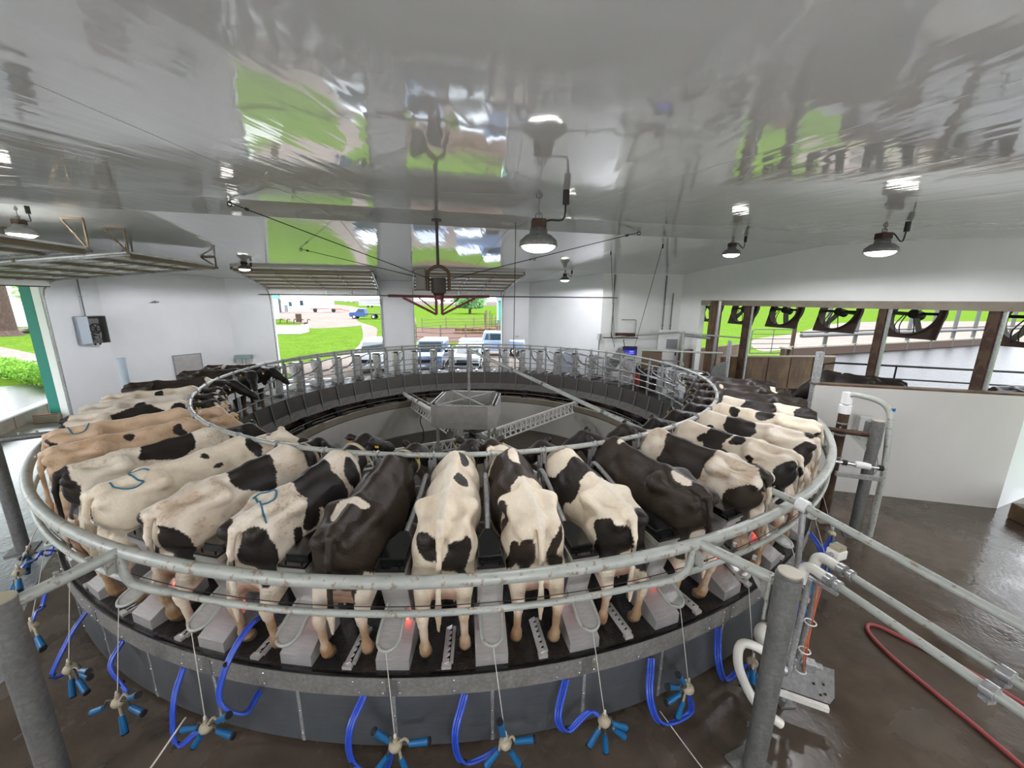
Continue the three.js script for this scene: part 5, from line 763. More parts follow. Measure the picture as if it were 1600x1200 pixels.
{ const t = thing('orange_drum', 'orange plastic drum with a dark lid behind the exit gate', 'drum', [6.45, HP, -4.9]); obj('body', [rod([0, 0, 0], [0, 0.5, 0], 0.19, 0.21, 18)], std(0xd9593a, 0.5), t); obj('lid', [rod([0, 0.5, 0], [0, 0.58, 0], 0.2, 0.18, 18), ellipsoid(0.13, 0.12, 0.13, 0, 0.66, 0)], std(0x1c2230, 0.5), t); obj('band', [rod([0, 0.2, 0], [0, 0.26, 0], 0.206, 0.206, 18)], std(0xc7a493, 0.5), t); }
{ const t = thing('white_door_panel', 'white door panel with grey box beside the wooden column', 'panel', [8.6, 0, -7.35], -0.16); obj('leaf', [rbox(0.95, 3.0, 0.06, 0.01, 0, 1.5, 0)], M.white, t); obj('vent', [box(0.5, 0.45, 0.05, 0.15, 2.35, 0.05)], std(0x8b9090, 0.5), t); obj('latch', [rod([0.35, 1.8, 0.04], [0.35, 1.95, 0.06], 0.025)], M.dark, t); }
{ const t = thing('wood_column', 'weathered brown timber column at the left side of the barn opening', 'column', [...onG(-5.6), 0].reduce((a, v, i) => (i === 0 ? [v, 0, 0] : i === 1 ? [a[0], 0, v] : a), []), -0.2); obj('timber', [rbox(0.36, 4.36, 0.5, 0.02, 0.1, 2.18, 0)], M.muck, t); obj('edge_board', [box(0.1, 4.36, 0.12, 0.1, 2.18, 0.42)], M.galv, t); }
// gates of the entry and exit lanes: each a welded pipe frame
function gate(label, a, b, y0, y1, n, mat = M.galv) {
  const t = thing('pipe_gate', label, 'gate'), A = V3(a[0], 0, a[1]), B = V3(b[0], 0, b[1]);
  const f = (k, y) => A.clone().lerp(B, k).setY(y);
  obj('frame', [bent([f(0, y0), f(0, y1), f(1, y1), f(1, y0)], 0.026, 0.12)], mat, t); for (let i = 0; i < n; i++) obj('rail', [rod(f(0, y0 + (y1 - y0) * (i + 0.3) / n), f(1, y0 + (y1 - y0) * (i + 0.3) / n), 0.02)], mat, t); obj('upright', [rod(f(0.5, y0), f(0.5, y1), 0.018)], mat, t);
}
gate('galvanised exit gate left of the rubber flaps', [4.3, -5.2], [5.6, -4.4], HP, 2.0, 4);
gate('galvanised entry gate right of the rubber flaps', [6.35, -3.4], [7.3, -1.9], HP, 1.95, 4);
gate('galvanised gate behind the rubber flaps near the white door', [6.6, -4.9], [7.9, -4.0], HP, 2.0, 4);
gate('galvanised side gate in front of the long brown lane wall', [7.6, -4.2], [8.3, -2.7], HP, 1.8, 3);
{ const t = thing('entry_post', 'pale upright post with crossbar at the entry lane', 'post', [8.35, 0, -5.2]); obj('pole', [rod([0, HP, 0], [0, 3.1, 0], 0.05, 0.05, 12)], M.pipe, t); obj('crossbar', [rod([-0.3, 3.05, 0], [2.3, 2.9, 0.8], 0.03)], M.pipe, t); obj('actuator', [rod([0, 2.95, 0.05], [1.0, 2.85, 0.2], 0.06, 0.06, 12)], M.galv, t); }
{ const t = thing('lane_post', 'grey lane post with a rounded plate at the end of the near brown wall', 'post', [9.1, 0, -3.05]); obj('pole', [rod([0, 0, 0], [0, 2.95, 0], 0.07, 0.07, 14)], M.galv, t); const g = extrude([[-0.5, 0], [0.12, 0], [0.12, 0.9], [-0.2, 0.9], [-0.42, 0.75], [-0.5, 0.5]], 0.03, 0.004); g.translate(-0.05, 1.25, 0); obj('plate', g, M.galvDark, t); }
// ---------- outdoors ----------
function ground(name, pts, y, mat, th = 0.04, hole = 0) {
  const sh = new THREE.Shape(pts.map(([x, z]) => new THREE.Vector2(x, -z))); if (hole) { const h = new THREE.Path(); h.absarc(0, 0, hole, 0, Math.PI * 2, true); sh.holes.push(h); }
  const g = new THREE.ExtrudeGeometry(sh, { depth: th, bevelEnabled: false, curveSegments: 48 }); g.rotateX(-Math.PI / 2); g.translate(0, y - th, 0); return struct(name, g, mat);
}
const smooth = (pts, n = 6) => { const c = new THREE.CatmullRomCurve3(pts.map(([x, z]) => V3(x, 0, z)), true, 'centripetal'); return c.getPoints(pts.length * n).slice(0, -1).map((p) => [p.x, p.z]); };
ground('lawn', [[-700, -900], [700, -900], [700, 300], [-700, 300]], -0.06, M.grass, 0.1, 8);
// yard and driveway seen through the two big windows
ground('gravel_yard', smooth([[-9, -9.5], [4, -11.5], [3, -24], [-7.5, -23.5], [-10.5, -22.8], [-16, -38], [-20, -49], [-30, -67], [-60, -150], [-120, -260], [-190, -330], [-160, -190], [-95, -118], [-52, -76], [-34, -54], [-28, -46], [-24, -52], [-26, -58], [-19, -41], [-14.2, -28], [-12.2, -20], [-12.2, -16.5], [-14, -14]]), -0.03, M.gravel);
ground('dirt_pen', smooth([[-9.5, -30.2], [-6, -28.8], [-0.5, -33], [4, -38], [6, -52], [-2, -52], [-13, -48], [-12, -38]]), -0.025, std(0xa06a48, 0.95, 0, { map: T.gravel }));
ground('far_field', [[-75, -270], [40, -270], [140, -800], [-420, -800]], -0.03, std(0x8a7062, 0.95, 0, { map: T.gravel }));
// the left side
ground('concrete_apron', [[-15.1, -5], [-17.2, -5], [-15.2, -1], [-14.2, 2.6], [-13.4, 9], [-12.4, 9], [-12.9, 6.3], [-13.85, 2], [-14.7, -2.2]], -0.01, M.concrete);
ground('wet_road', smooth([[-24.5, -6.6], [-21.4, -8], [-18.9, -6], [-17.4, -3.8], [-16.9, -1.6], [-17.6, 1.5], [-21, 5], [-27, 2]]), -0.025, std(0x9fb0b0, 0.25, 0, { map: T.floor }));
ground('farm_lane', smooth([[-60, -29], [-44, -22.5], [-27.5, -14.2], [-20, -11.2], [-20, -10], [-28, -12.6], [-45, -19], [-60, -24]]), -0.03, M.gravel);
{ const t = thing('retaining_kerb', 'long low beige concrete kerb outside the open left door', 'kerb', [-15.75, 0, -1.9], rad(27)); for (let i = 0; i < 5; i++) obj('block', [rbox(0.24, 0.42, 1.78, 0.02, 0, 0.2, -3.6 + i * 1.8)], M.concrete, t); obj('cap', [rbox(0.3, 0.06, 9, 0.01, 0, 0.44, 0)], M.white, t); }
function leaves(n, fn, size, colA, colB) {
  const g = new THREE.BufferGeometry(); g.setAttribute('position', new THREE.Float32BufferAttribute([0, 0, 0, -0.3, 0.5, 0.06, 0.3, 0.5, 0.06, 0, 1, 0], 3)); g.setIndex([0, 2, 1, 1, 2, 3]); g.computeVertexNormals();
  const im = new THREE.InstancedMesh(g, new THREE.MeshPhysicalMaterial({ color: 0xffffff, roughness: 0.9, transmission: 0.3, thickness: 0, side: THREE.DoubleSide }), n), m = new THREE.Matrix4(), q = new THREE.Quaternion(), c = new THREE.Color(), a = new THREE.Color().setRGB(...colA), b = new THREE.Color().setRGB(...colB);
  for (let i = 0; i < n; i++) { const p = fn(); q.setFromEuler(new THREE.Euler(rr(-1.4, 1.4), rr(0, 6.3), rr(-1.4, 1.4))); const s = size * rr(0.7, 1.4); m.compose(V3(...p), q, V3(s, s, s)); im.setMatrixAt(i, m); im.setColorAt(i, c.copy(a).lerp(b, rnd())); }
  im.name = 'foliage'; im.userData.kind = 'stuff'; im.castShadow = im.receiveShadow = true; return im;
}
{ const t = thing('hedge', 'low leafy green hedge strip between lawn and wet road, left', 'hedge', [-25, 0, -9.4]); t.add(leaves(9000, () => { const k = rr(-1, 1), h = rr(0, 1); return [k * 6.5 + rr(-0.6, 0.6), Math.pow(h, 0.8) * (0.55 + 0.1 * Math.sin(k * 17)), k * 2.9 + rr(-0.7, 0.7)]; }, 0.16, [0.1, 0.28, 0.02], [0.3, 0.52, 0.06])); obj('stem', Array.from({ length: 24 }, (_, i) => rod([-6.4 + i * 0.55, -0.05, -2.85 + i * 0.25], [-6.35 + i * 0.55, 0.3, -2.85 + i * 0.25], 0.015, 0.01, 5)), M.wood, t).userData.kind = 'stuff'; }
function tree(label, x, z, h, r, n, size, a, b, droop = 0) {
  const t = thing('tree', label, 'tree', [x, -0.06, z]); const tr = obj('trunk', [rod([0, 0, 0], [0.1, h * 0.5, 0], r * 0.09, r * 0.05, 10), ...[0, 1, 2, 3, 4].map((i) => rod([0.05, h * (0.25 + 0.05 * i), 0], [Math.cos(i * 2.4) * r * 0.6, h * (0.5 + 0.08 * i), Math.sin(i * 2.4) * r * 0.6], r * 0.035, r * 0.015, 6))], std(0xffffff, 0.9, 0, { map: T.bark }), t);
  t.add(leaves(n, () => { const u = rr(-1, 1), p = rr(0, 6.28), q = Math.cbrt(rr(0.15, 1)), s = Math.sqrt(1 - u * u) * q, lump = 0.8 + 0.25 * Math.sin(p * 4 + u * 5); return [s * Math.cos(p) * r * lump, h * 0.6 + u * q * h * 0.42 - droop * s * s * h * 0.25, s * Math.sin(p) * r * lump]; }, size, a, b)); return t;
}
tree('drooping blue green willow tree on the lawn behind the cattle pens', -12.2, -111, 9.5, 5.2, 9000, 0.7, [0.1, 0.26, 0.09], [0.3, 0.5, 0.22], 1);
tree('small young tree before the white building at the far left', -57, -38, 9, 2.6, 2600, 0.4, [0.25, 0.42, 0.12], [0.4, 0.58, 0.25]);
{ const t = thing('old_tree', 'thick grey brown tree trunk cut by the left picture edge', 'tree', [-54.8, -0.06, -31.5]); obj('trunk', [rod([0, 0, 0], [0.2, 9, 0], 1.0, 0.75, 16), rod([0, 0, 0], [0, 0.6, 0], 1.5, 1.0, 16)], std(0xffffff, 0.95, 0, { map: T.bark, bumpMap: T.bark, bumpScale: 0.05 }), t); obj('limb', [rod([0.2, 8, 0], [3, 12, 1], 0.4, 0.2, 10), rod([0.2, 9, 0], [-2, 13, 0], 0.5, 0.25, 10)], std(0xffffff, 0.95, 0, { map: T.bark }), t); }
// buildings far off
function shed(label, x, z, turn, w, d, h, roofH, wallM, roofM, extra) {
  const t = thing('farm_building', label, 'building', [x, -0.06, z], turn);
  obj('wall', [box(w, h, d, 0, h / 2, -d / 2)], wallM, t);
  const g = extrude([[-d / 2 - 0.4, 0], [d / 2 + 0.4, 0], [0, roofH]], w + 0.6); g.rotateY(Math.PI / 2); g.translate(-w / 2 - 0.3, h, -d / 2); obj('roof', g, roofM, t);
  extra?.(t); return t;
}
const winAt = (t, x, y, w, h, m = M.glass) => { const f = obj('window', [box(w + 0.16, h + 0.16, 0.08, x, y, 0.03)], M.trim, t); obj('pane', [box(w, h, 0.06, x, y, 0.06)], m, f); };
const metalWhite = std(0xeef2f5, 0.5), metalBlue = std(0xc8d6e4, 0.5), tealRoof = std(0x3f9c92, 0.5), brownM = std(0x6e4c36, 0.8);
shed('long white metal farm building with a ribbed lower wall, far left', -68, -45.5, 0.55, 34, 12, 8.5, 2.5, metalWhite, metalBlue, (t) => { for (let i = 0; i < 33; i++) obj('rib', [box(0.12, 4.2, 0.08, -16 + i, 2.1, 0.04)], metalBlue, t); obj('wainscot', [box(34, 0.15, 0.1, 0, 4.25, 0.05)], std(0x8b98a8, 0.6), t); });
shed('white farm shed with two small windows beyond the left window', -67.5, -116, 0.0, 12.5, 10, 5.6, 2.4, metalWhite, metalBlue, (t) => { winAt(t, -3.4, 2.4, 1.0, 1.4); winAt(t, 0.3, 2.8, 1.1, 1.6); obj('door', [box(1.1, 2.1, 0.1, -4.9, 1.05, 0.04)], std(0x6d7377, 0.6), t); });
shed('small white shed with teal roof at the left window edge', -50.5, -68, 0.3, 5.4, 5, 4.2, 2.6, metalWhite, tealRoof, (t) => { winAt(t, 1.6, 1.6, 0.7, 0.9); });
shed('dark open machine shed between the white sheds', -71, -101, 0.1, 5.5, 6, 6, 1.5, std(0x3b4048, 0.8), std(0x2e3136, 0.7), (t) => { for (let i = 0; i < 4; i++) obj('stacked_tyre', [place(new THREE.TorusGeometry(0.55, 0.2, 8, 18), -1.4 + i * 0.9, 2.6 + (i % 2) * 1.0, 0.2)], M.tire, t); });
shed('green barn corner at the right edge of the right window', 2.0, -56, 0.0, 6.8, 10, 4.2, 2.2, std(0x2f8c80, 0.55), std(0x44505a, 0.6), (t) => { obj('corner_trim', [box(0.2, 4.2, 0.2, -3.4, 2.1, 0.02)], M.trim, t); winAt(t, -1.8, 2.4, 0.7, 0.8); });
shed('long brown and white far farm house on the horizon', -60, -420, 0.1, 40, 12, 5, 4, std(0xd9c9bd, 0.8), std(0x8d7468, 0.8), (t) => { for (const x of [-14, -6, 4, 13]) winAt(t, x, 2.6, 2.4, 1.8); });
shed('faraway pale barn left of the willow tree', -34, -330, 0, 22, 10, 6, 4, std(0xcfd6dc, 0.8), std(0x8f6f62, 0.8), (t) => { for (const x of [-6, 2, 7]) winAt(t, x, 3, 2, 2); });
{ const t = thing('stock_trailer', 'grey slatted stock trailer parked beyond the blue truck', 'trailer', [-71, -0.03, -188], 0.05); for (let i = 0; i < 5; i++) obj('side_slat', [box(11, 0.45, 0.12, 0, 1.2 + i * 0.75, 1.2)], i % 2 ? M.galv : metalWhite, t); obj('box', [box(11, 3.6, 2.2, 0, 2.7, 0)], std(0x55585c, 0.7), t); for (let i = 0; i < 8; i++) obj('post', [box(0.15, 3.8, 0.15, -5.4 + i * 1.55, 2.8, 1.28)], M.galv, t); for (const x of [-1, 1]) obj('wheel', [rod([x, 0.5, 0.9], [x, 0.5, 1.3], 0.5, 0.5, 16)], M.tire, t); }
// vehicles: length along x, front towards +x
function vehicle(label, cat, x, z, turn, paint_, kind) {
  const t = thing(kind === 'car' ? 'parked_car' : 'pickup_truck', label, cat, [x, -0.03, z], turn), W = 1.86;
  const body = kind === 'suv' ? [[-2.35, 0.45], [2.35, 0.4], [2.4, 0.75], [2.3, 1.02], [1.2, 1.12], [-2.3, 1.12], [-2.42, 0.8]] : kind === 'car' ? [[-2.2, 0.35], [2.2, 0.35], [2.25, 0.62], [2.1, 0.82], [1.1, 0.92], [-2.1, 0.95], [-2.25, 0.7]] : [[-2.65, 0.5], [2.6, 0.45], [2.65, 0.8], [2.55, 1.08], [1.25, 1.2], [-2.65, 1.2]];
  const cab = kind === 'suv' ? [[-2.2, 1.1], [1.25, 1.1], [0.5, 1.72], [-1.9, 1.74]] : kind === 'car' ? [[-1.7, 0.92], [1.1, 0.9], [0.35, 1.42], [-1.1, 1.44]] : [[-0.9, 1.18], [1.3, 1.18], [0.65, 1.82], [-0.7, 1.84]];
  const ex = (p, w) => { const g = extrude(p, w - 0.12, 0.06); g.translate(0, 0, -w / 2 + 0.06); return g; };
  obj('body', [ex(body, W)], paint_, t); const c = obj('cab', [ex(cab, W - 0.2)], paint_, t);
  const inset = (p, k) => { const mx = p.reduce((s, q) => s + q[0], 0) / p.length, my = p.reduce((s, q) => s + q[1], 0) / p.length; return p.map(([a, b]) => [mx + (a - mx) * k, my + (b - my) * k]); };
  const sg = extrude(inset(cab, 0.82), 0.02), s2 = sg.clone(); sg.translate(0, 0, (W - 0.2) / 2 - 0.005); s2.translate(0, 0, -(W - 0.2) / 2 - 0.015); obj('side_window', [sg], M.glass, c); obj('side_window', [s2], M.glass, c);
  const [a, b] = [cab[1], cab[2]], [d, e] = [cab[0], cab[3]], gl = (p, q, s) => { const l = Math.hypot(q[0] - p[0], q[1] - p[1]); return place(new THREE.BoxGeometry(l * 0.84, 0.03, W - 0.5), (p[0] + q[0]) / 2 + s * 0.045, (p[1] + q[1]) / 2 + 0.035, 0, 0, 0, Math.atan2(q[1] - p[1], q[0] - p[0])); };
  obj('windshield', [gl(a, b, 1)], M.glass, t); obj('rear_window', [gl(d, e, -1)], M.glass, t);
  const fx = body[2][0], hy = body[2][1] + 0.05; for (const s of [-1, 1]) { obj('headlight', [rbox(0.1, 0.17, 0.34, 0.03, fx - 0.02, hy, s * 0.68)], M.chrome, t); obj('mirror', [rbox(0.12, 0.16, 0.22, 0.03, a[0] - 0.25, a[1] + 0.12, s * (W / 2 + 0.08))], M.matt, t); obj('tail_light', [rbox(0.06, 0.26, 0.16, 0.02, body[0][0] - 0.04, 0.95, s * 0.78)], std(0x8e1d1d, 0.3), t); }
  obj('grille', [rbox(0.06, 0.22, 0.9, 0.02, fx + 0.04, hy - 0.03, 0)], M.matt, t); obj('bumper', [rbox(0.16, 0.16, W, 0.04, fx, 0.5, 0)], kind === 'car' ? M.matt : M.chrome, t);
  if (kind === 'pickup') obj('bed_floor', [box(1.6, 0.03, W - 0.3, -1.75, 1.235, 0)], M.matt, t);
  for (const x_ of kind === 'car' ? [-1.35, 1.35] : [-1.65, 1.65]) for (const s of [-1, 1]) { const w = obj('wheel', [rod([x_, 0.37, s * (W / 2 - 0.2)], [x_, 0.37, s * (W / 2 + 0.03)], 0.37, 0.37, 22)], M.tire, t); obj('rim', [rod([x_, 0.37, s * (W / 2 + 0.02)], [x_, 0.37, s * (W / 2 + 0.05)], 0.23, 0.2, 18)], M.chrome, w); }
  return t;
}
const carWhite = new THREE.MeshPhysicalMaterial({ color: 0xdfe9f2, roughness: 0.3, clearcoat: 1 }), carBlue = new THREE.MeshPhysicalMaterial({ color: 0x8fa3c8, roughness: 0.3, clearcoat: 1 }), carNavy = new THREE.MeshPhysicalMaterial({ color: 0x7f9cd0, roughness: 0.3, clearcoat: 1 }), truckBlue = new THREE.MeshPhysicalMaterial({ color: 0x12387c, roughness: 0.35, clearcoat: 1 });
vehicle('white SUV parked nose in behind the left window', 'car', -7.5, -13.6, -Math.PI / 2 + 0.1, carWhite, 'suv');
vehicle('blue grey SUV parked nose in, half hidden by the pillar between the windows', 'car', -4.0, -13.8, -Math.PI / 2 + 0.05, carNavy, 'suv');
vehicle('white car parked nose in behind the right window', 'car', -1.65, -14.4, -Math.PI / 2 - 0.05, carWhite, 'car');
vehicle('silver blue pickup truck standing sideways behind the right window', 'truck', -0.3, -19.9, 0, carBlue, 'pickup');
vehicle('small white car far off on the gravel yard, right of the shed', 'car', -190, -452, 0, carWhite, 'car').scale.setScalar(2.6);
vehicle('dark car far off on the gravel yard beside the white one', 'car', -165, -470, 0, std(0x3a4450, 0.4), 'car').scale.setScalar(2.6);
{
  const t = thing('flatbed_truck', 'blue cab flatbed truck standing on the lawn beyond the driveway', 'truck', [-31.2, -0.03, -74.6], Math.PI + 0.06); t.scale.setScalar(1.12);
  const ex = (p, w) => { const g = extrude(p, w - 0.12, 0.06); g.translate(0, 0, -w / 2 + 0.06); return g; };
  obj('cab', [ex([[-0.2, 0.5], [2.7, 0.5], [2.75, 1.0], [2.6, 1.2], [1.5, 1.28], [0.95, 1.95], [-0.15, 1.95]], 1.9)], truckBlue, t); const g = extrude([[0.02, 1.3], [1.28, 1.3], [0.85, 1.8], [0.02, 1.8]], 0.02); const g2 = g.clone(); g.translate(0, 0, 0.94); g2.translate(0, 0, -0.96); obj('side_window', [g], M.glass, t); obj('side_window', [g2], M.glass, t);
  obj('flatbed', [box(3.3, 0.14, 2.0, -1.9, 0.95, 0)], M.matt, t); obj('bumper', [rbox(0.16, 0.18, 1.9, 0.04, 2.75, 0.55, 0)], M.chrome, t);
  for (const x of [-1.8, 1.85]) for (const s of [-1, 1]) { const w = obj('wheel', [rod([x, 0.42, s * 0.7], [x, 0.42, s * 0.98], 0.42, 0.42, 20)], M.tire, t); obj('rim', [rod([x, 0.42, s * 0.97], [x, 0.42, s * 1.0], 0.24, 0.2, 16)], M.chrome, w); }
}
// pens and yard clutter
function fence(label, pts, h, rails, mat) {
  const t = thing('pen_fence', label, 'fence');
  for (let i = 0; i < pts.length; i++) { const [x, z] = pts[i]; obj('post', [rod([x, -0.1, z], [x, h + 0.15, z], 0.07, 0.07, 8)], mat, t); if (i) { const [px, pz] = pts[i - 1]; for (let k = 0; k < rails; k++) { const y = h * (k + 0.6) / rails; obj('rail', [rod([px, y, pz], [x, y, z], 0.045, 0.045, 6)], mat, t); } } }
}
const fenceM = std(0x5a4a42, 0.8);
fence('near rust brown pipe fence of the dirt pen', [[-9.4, -31.4], [-6.4, -29.7], [-3.9, -31.0], [-1.9, -33.6], [0.6, -36.6]], 1.5, 3, fenceM);
fence('far rust brown pipe fence behind the dirt pen', [[-11.2, -42], [-8.6, -46], [-4.6, -47], [-1.5, -49.6], [1.5, -51]], 1.7, 4, std(0x67574d, 0.8));
fence('short side fence left of the dirt pen', [[-10.9, -28.6], [-9.9, -30], [-9.4, -31.4]], 2.2, 3, M.concrete);
{ const t = thing('log_pile', 'pile of grey logs inside the dirt pen', 'pile', [-4, -0.2, -40]); for (let i = 0; i < 5; i++) obj('log', [rod([rr(-2.5, -1), 0.3 + (i % 2) * 0.45, rr(-0.8, 0.8)], [rr(1.2, 3), 0.35 + (i % 2) * 0.4, rr(-0.8, 0.8)], 0.24, 0.2, 10)], M.wood, t); }
{ const t = thing('wood_stack', 'jumble of upright weathered poles beside the green barn', 'stack', [-1.5, 0, -45.5]); for (let i = 0; i < 14; i++) { const x = rr(-1.8, 1.8), z = rr(-1, 1); obj('pole', [rod([x, -0.1, z], [x + rr(-0.2, 0.2), rr(0.9, 3.2), z + rr(-0.2, 0.2)], 0.08, 0.07, 7)], fenceM, t); } }
{ const t = thing('concrete_bunker', 'low white concrete bunker wall on the grass beyond the left window', 'wall', [-27.6, -0.05, -36.6], 0.15); obj('front', [rbox(4.4, 1.0, 0.3, 0.03, 0.2, 0.5, 0)], M.white, t); obj('side', [rbox(0.3, 1.0, 3, 0.03, 2.3, 0.5, -1.5)], M.white, t); obj('fill', [box(4.2, 0.8, 2.8, 0.2, 0.45, -1.5)], M.concrete, t); }
{ const t = thing('tine_rake', 'rust red row of rake tines behind the white bunker wall', 'rake', [-33.2, 0, -49], 0.1); obj('beam', [bar([-2.6, 0.5, 0], [2.6, 0.5, 0], 0.12, 0.12)], M.rust, t); for (const x of [-2.3, 2.3]) obj('wheel', [rod([x - 0.1, 0.3, 0.2], [x + 0.1, 0.3, 0.2], 0.36, 0.36, 14)], M.tire, t); for (let i = 0; i < 6; i++) obj('tine', [path([[-2.5 + i, 0.5, 0], [-2.3 + i, 1.1, 0.1], [-1.9 + i, 1.0, 0.2]], 0.06, 12, 6)], M.rust, t); }
{ const t = thing('rusty_barrel', 'rusty brown barrel standing beside the yard', 'barrel', [-38.2, 0, -60.6]); obj('shell', [rod([0, 0, 0], [0, 1.5, 0], 0.5, 0.5, 16)], M.rust, t); for (const y of [0.4, 1.0]) obj('hoop', [rod([0, y, 0], [0, y + 0.08, 0], 0.53, 0.53, 16)], M.rust, t); }
{ const t = thing('yard_machine', 'white and red farm implement parked by the white shed', 'machine', [-57.5, 0, -112], 0.1); obj('frame', [box(9, 0.3, 2, 0, 1.0, 0)], std(0xa8504a, 0.6), t); obj('hopper', [rbox(3.5, 1.4, 1.8, 0.1, -1.5, 1.9, 0)], metalWhite, t); obj('drawbar', [bar([4.5, 0.9, 0], [7, 0.4, 0], 0.2, 0.2)], std(0xa8504a, 0.6), t); for (const x of [-3, 2.5]) obj('wheel', [rod([x, 0.6, 0.8], [x, 0.6, 1.2], 0.6, 0.6, 16)], M.tire, t); }
{ const t = thing('scrap_heap', 'low heap of boards and scrap before the far left building', 'heap', [-57, -0.05, -35.5]); for (let i = 0; i < 8; i++) obj('board', [box(rr(1.5, 4), 0.15, 0.5, rr(-3, 3), 0.15 + i * 0.06, rr(-1, 1), 0, rr(-0.5, 0.5), rr(-0.05, 0.05))], i % 3 ? M.concrete : M.dark, t); }
// ---------- holding pen beyond the gable opening ----------
ground('pen_floor', [[9.7, -6.4], [16.5, -12.2], [19.6, -13.7], [47, -24], [47, 2], [13.6, 2.45], [11.75, 3.2], [10.2, 2.8]], HP, M.wet, 0.9);
ground('gravel_strip', smooth([[24, -23.9], [28, -25.7], [62, -35], [110, -50], [132, -88], [82, -80], [40, -43], [30, -35]]), -0.03, M.gravel);
struct('pen_kerb', [wallGeo([18.6, -13.5], [47, -24.2], HP - 0.9, HP + 0.5, 0.3)], M.penBrown);
struct('pen_kerb_cap', [wallGeo([18.6, -13.5], [47, -24.2], HP + 0.5, HP + 0.6, 0.4)], M.concrete);
{ const t = struct('pen_roof', [box(4.2, 0.16, 20, 13.2, 5.1, -3.5, 0, 0.2)], M.galv); }
for (let i = 0; i < 10; i++) { const p = lerp2([19.2, -13.8], [46, -23.9], i / 9); const t = thing('pen_post', ['nearest', 'second', 'third', 'fourth', 'fifth', 'sixth', 'seventh', 'eighth', 'ninth', 'furthest'][i] + ' grey steel post along the far kerb of the holding pen', 'post', [p[0], HP, p[1]], -0.36); obj('pole', [box(0.2, 4.1, 0.16, 0, 2.0, 0)], i ? M.penGrey : M.penBrown, t); obj('foot', [box(0.34, 0.06, 0.3, 0, 0.63, 0)], M.concrete, t); }
{ const t = thing('kerb_rail', 'long dark pipe rail on the far kerb of the holding pen', 'rail'); obj('top_pipe', [rod([19.4, HP + 1.35, -13.4], [47, HP + 1.35, -23.9], 0.12, 0.12, 10)], M.penGrey, t); obj('tread', [rod([19.4, HP + 1.55, -13.5], [47, HP + 1.55, -24], 0.05, 0.05, 8)], M.dark, t); }
function gateZ(label, a, b, y0, y1, n, mat, mid = 1) { const t = thing('pen_gate', label, 'gate'), A = V3(a[0], 0, a[1]), B = V3(b[0], 0, b[1]), f = (k, y) => A.clone().lerp(B, k).setY(y); obj('frame', [bent([f(0, y0), f(0, y1), f(1, y1), f(1, y0), f(0, y0)], 0.035, 0.18)], mat, t); for (let i = 1; i < n; i++) obj('rail', [rod(f(0, y0 + (y1 - y0) * i / n), f(1, y0 + (y1 - y0) * i / n), 0.026)], mat, t); for (let i = 1; i <= mid; i++) obj('upright', [rod(f(i / (mid + 1), y0), f(i / (mid + 1), y1), 0.026)], mat, t); }
gateZ('dark five bar gate at the far end of the lane, green grass behind', [17.2, -14.9], [20.3, -15.2], 0.95, 2.55, 5, M.penGrey);
gateZ('black low pipe gate across the holding pen behind the half wall', [12.0, -2.3], [19.6, 0.4], 1.0, 2.3, 3, M.dark, 3);
struct('lane_wall_far', [wallGeo([8.75, -6.1], [13.2, -9.1], HP, 2.18, 0.18)], M.muck);
{ const a = [9.45, -4.05], b = [14.1, -4.3], t = struct('lane_wall_near', [wallGeo(a, b, HP - 0.05, 2.2, 0.14)], M.muck); for (let i = 0; i < 5; i++) struct('panel', [wallGeo(lerp2(a, b, i / 5 + 0.004), lerp2(a, b, (i + 1) / 5 - 0.004), HP, 2.19, 0.03, -1)], M.muck, t); struct('cap', [wallGeo(lerp2(a, b, -0.01), lerp2(a, b, 1.01), 2.19, 2.24, 0.2)], M.concrete, t); }
{ const t = thing('stub_post', 'short brown stub post behind the near lane wall', 'post', [15.6, HP, -9]); obj('pole', [rod([0, 0, 0], [0, 1.0, 0], 0.12, 0.11, 12)], M.rust, t); obj('cap', [rod([0, 1.0, 0], [0, 1.04, 0], 0.13, 0.1, 12)], M.rust, t); }
const postNames = ['first dark timber post of the barn opening, right of the timber column', 'middle rusty brown post of the barn opening above the half wall', 'right rusty brown post of the barn opening near the picture edge'];
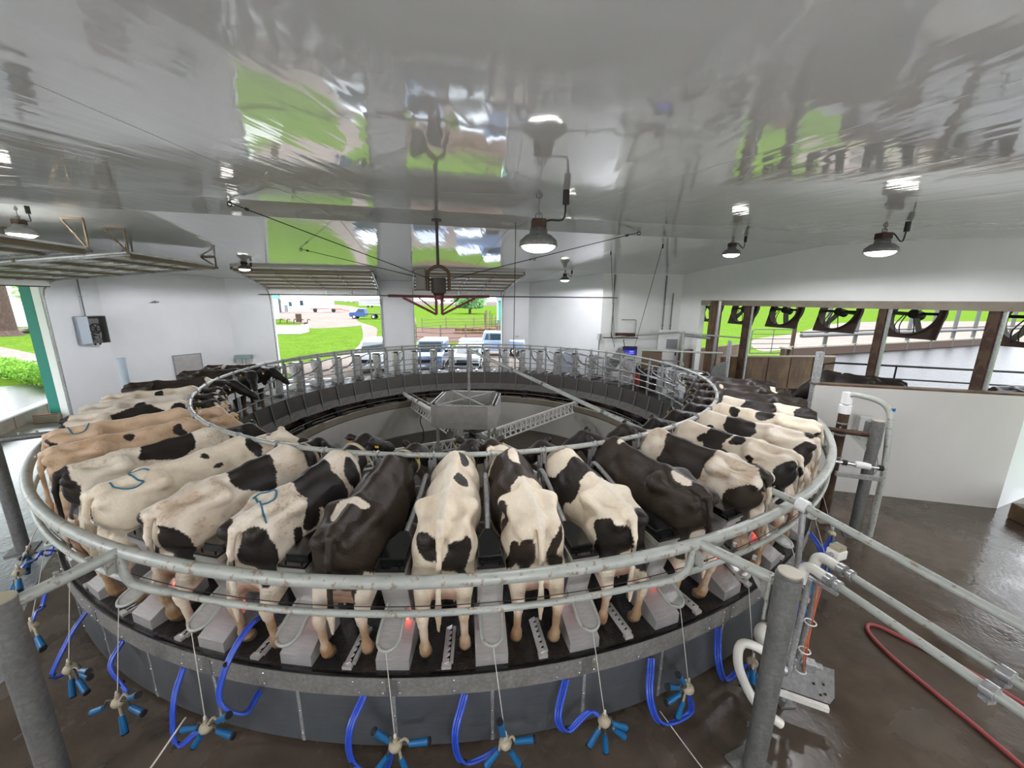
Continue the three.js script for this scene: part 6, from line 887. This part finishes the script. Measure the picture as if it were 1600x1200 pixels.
[-3.9, 0.55, 2.62].forEach((z, i) => { const p = onG(z), t = thing('barn_post', postNames[i], 'post', [p[0] + 0.12, HP, p[1]], 0.2); obj('timber', [rbox(0.16, 3.46, i ? 0.2 : 0.3, 0.02, 0, 1.73, 0)], M.rust, t); obj('side_channel', [box(0.06, 3.4, 0.06, 0, 1.7, i ? 0.13 : 0.18)], M.galv, t); });
// square panel fans hung in a row
const fanNames = ['nearest square barn fan, cut by the right picture edge', 'square barn fan behind the middle post, largest fully seen', 'third square barn fan from the right', 'fourth square barn fan from the right', 'fifth square barn fan from the right, before the dark gate', 'sixth square barn fan beside the first timber post', 'furthest square barn fan by the timber column'];
[2.05, -0.3, -2.4, -4.45, -6.5, -8.6, -10.7].forEach((z, i) => {
  const t = thing('panel_fan', fanNames[i], 'fan', [12.35 + 0.2 * (z + 2.4), 4.02, z], 0.2 - Math.PI / 2), s = 0.7, c = []; for (let k = 0; k < 36; k++) c.push([0.62 * Math.cos(k / 18 * Math.PI), 0.62 * Math.sin(k / 18 * Math.PI)]);
  const g = extrude([[-s, -s], [s, -s], [s, s], [-s, s]], 0.05, 0, [c]); g.rotateX(-0.25); obj('frame', g, M.barnDark, t);
  const rg = sweep(hull2(0.6, 0.63, -0.15, 0.15), 0, 360, 40); rg.rotateX(Math.PI / 2 - 0.25); obj('shroud', rg, M.barnDark, t);
  obj('motor', [place(rod([0, 0, -0.2], [0, 0, 0.12], 0.13, 0.13, 14), 0, 0, 0, -0.25)], M.dark, t); obj('motor_arm', [place(bar([-0.62, 0.05, -0.12], [0.62, 0.05, -0.12], 0.08, 0.06), 0, 0, 0, -0.25)], M.dark, t);
  for (let k = 0; k < 3; k++) { const b = box(0.52, 0.012, 0.15, 0.34, 0, 0, 0.5, 0, 0); b.rotateZ(k * 2.09 + i); b.rotateX(-0.25); obj('blade', b, M.galvDark, t); }
  for (const k of [-0.28, -0.16, 0.18]) obj('guard_wire', [place(path([[k * 0.4, 0, 0.2], [k, -0.35, 0.18], [k, -0.6, 0.06]], 0.014, 14, 6), 0, 0, 0, -0.25)], M.dark, t);
  obj('hanger', [rod([-0.6, 0.65, 0], [-0.6, 1.05, 0], 0.02), rod([0.6, 0.65, 0], [0.6, 1.05, 0], 0.02)], M.dark, t);
});
renderer.render(scene, camera);
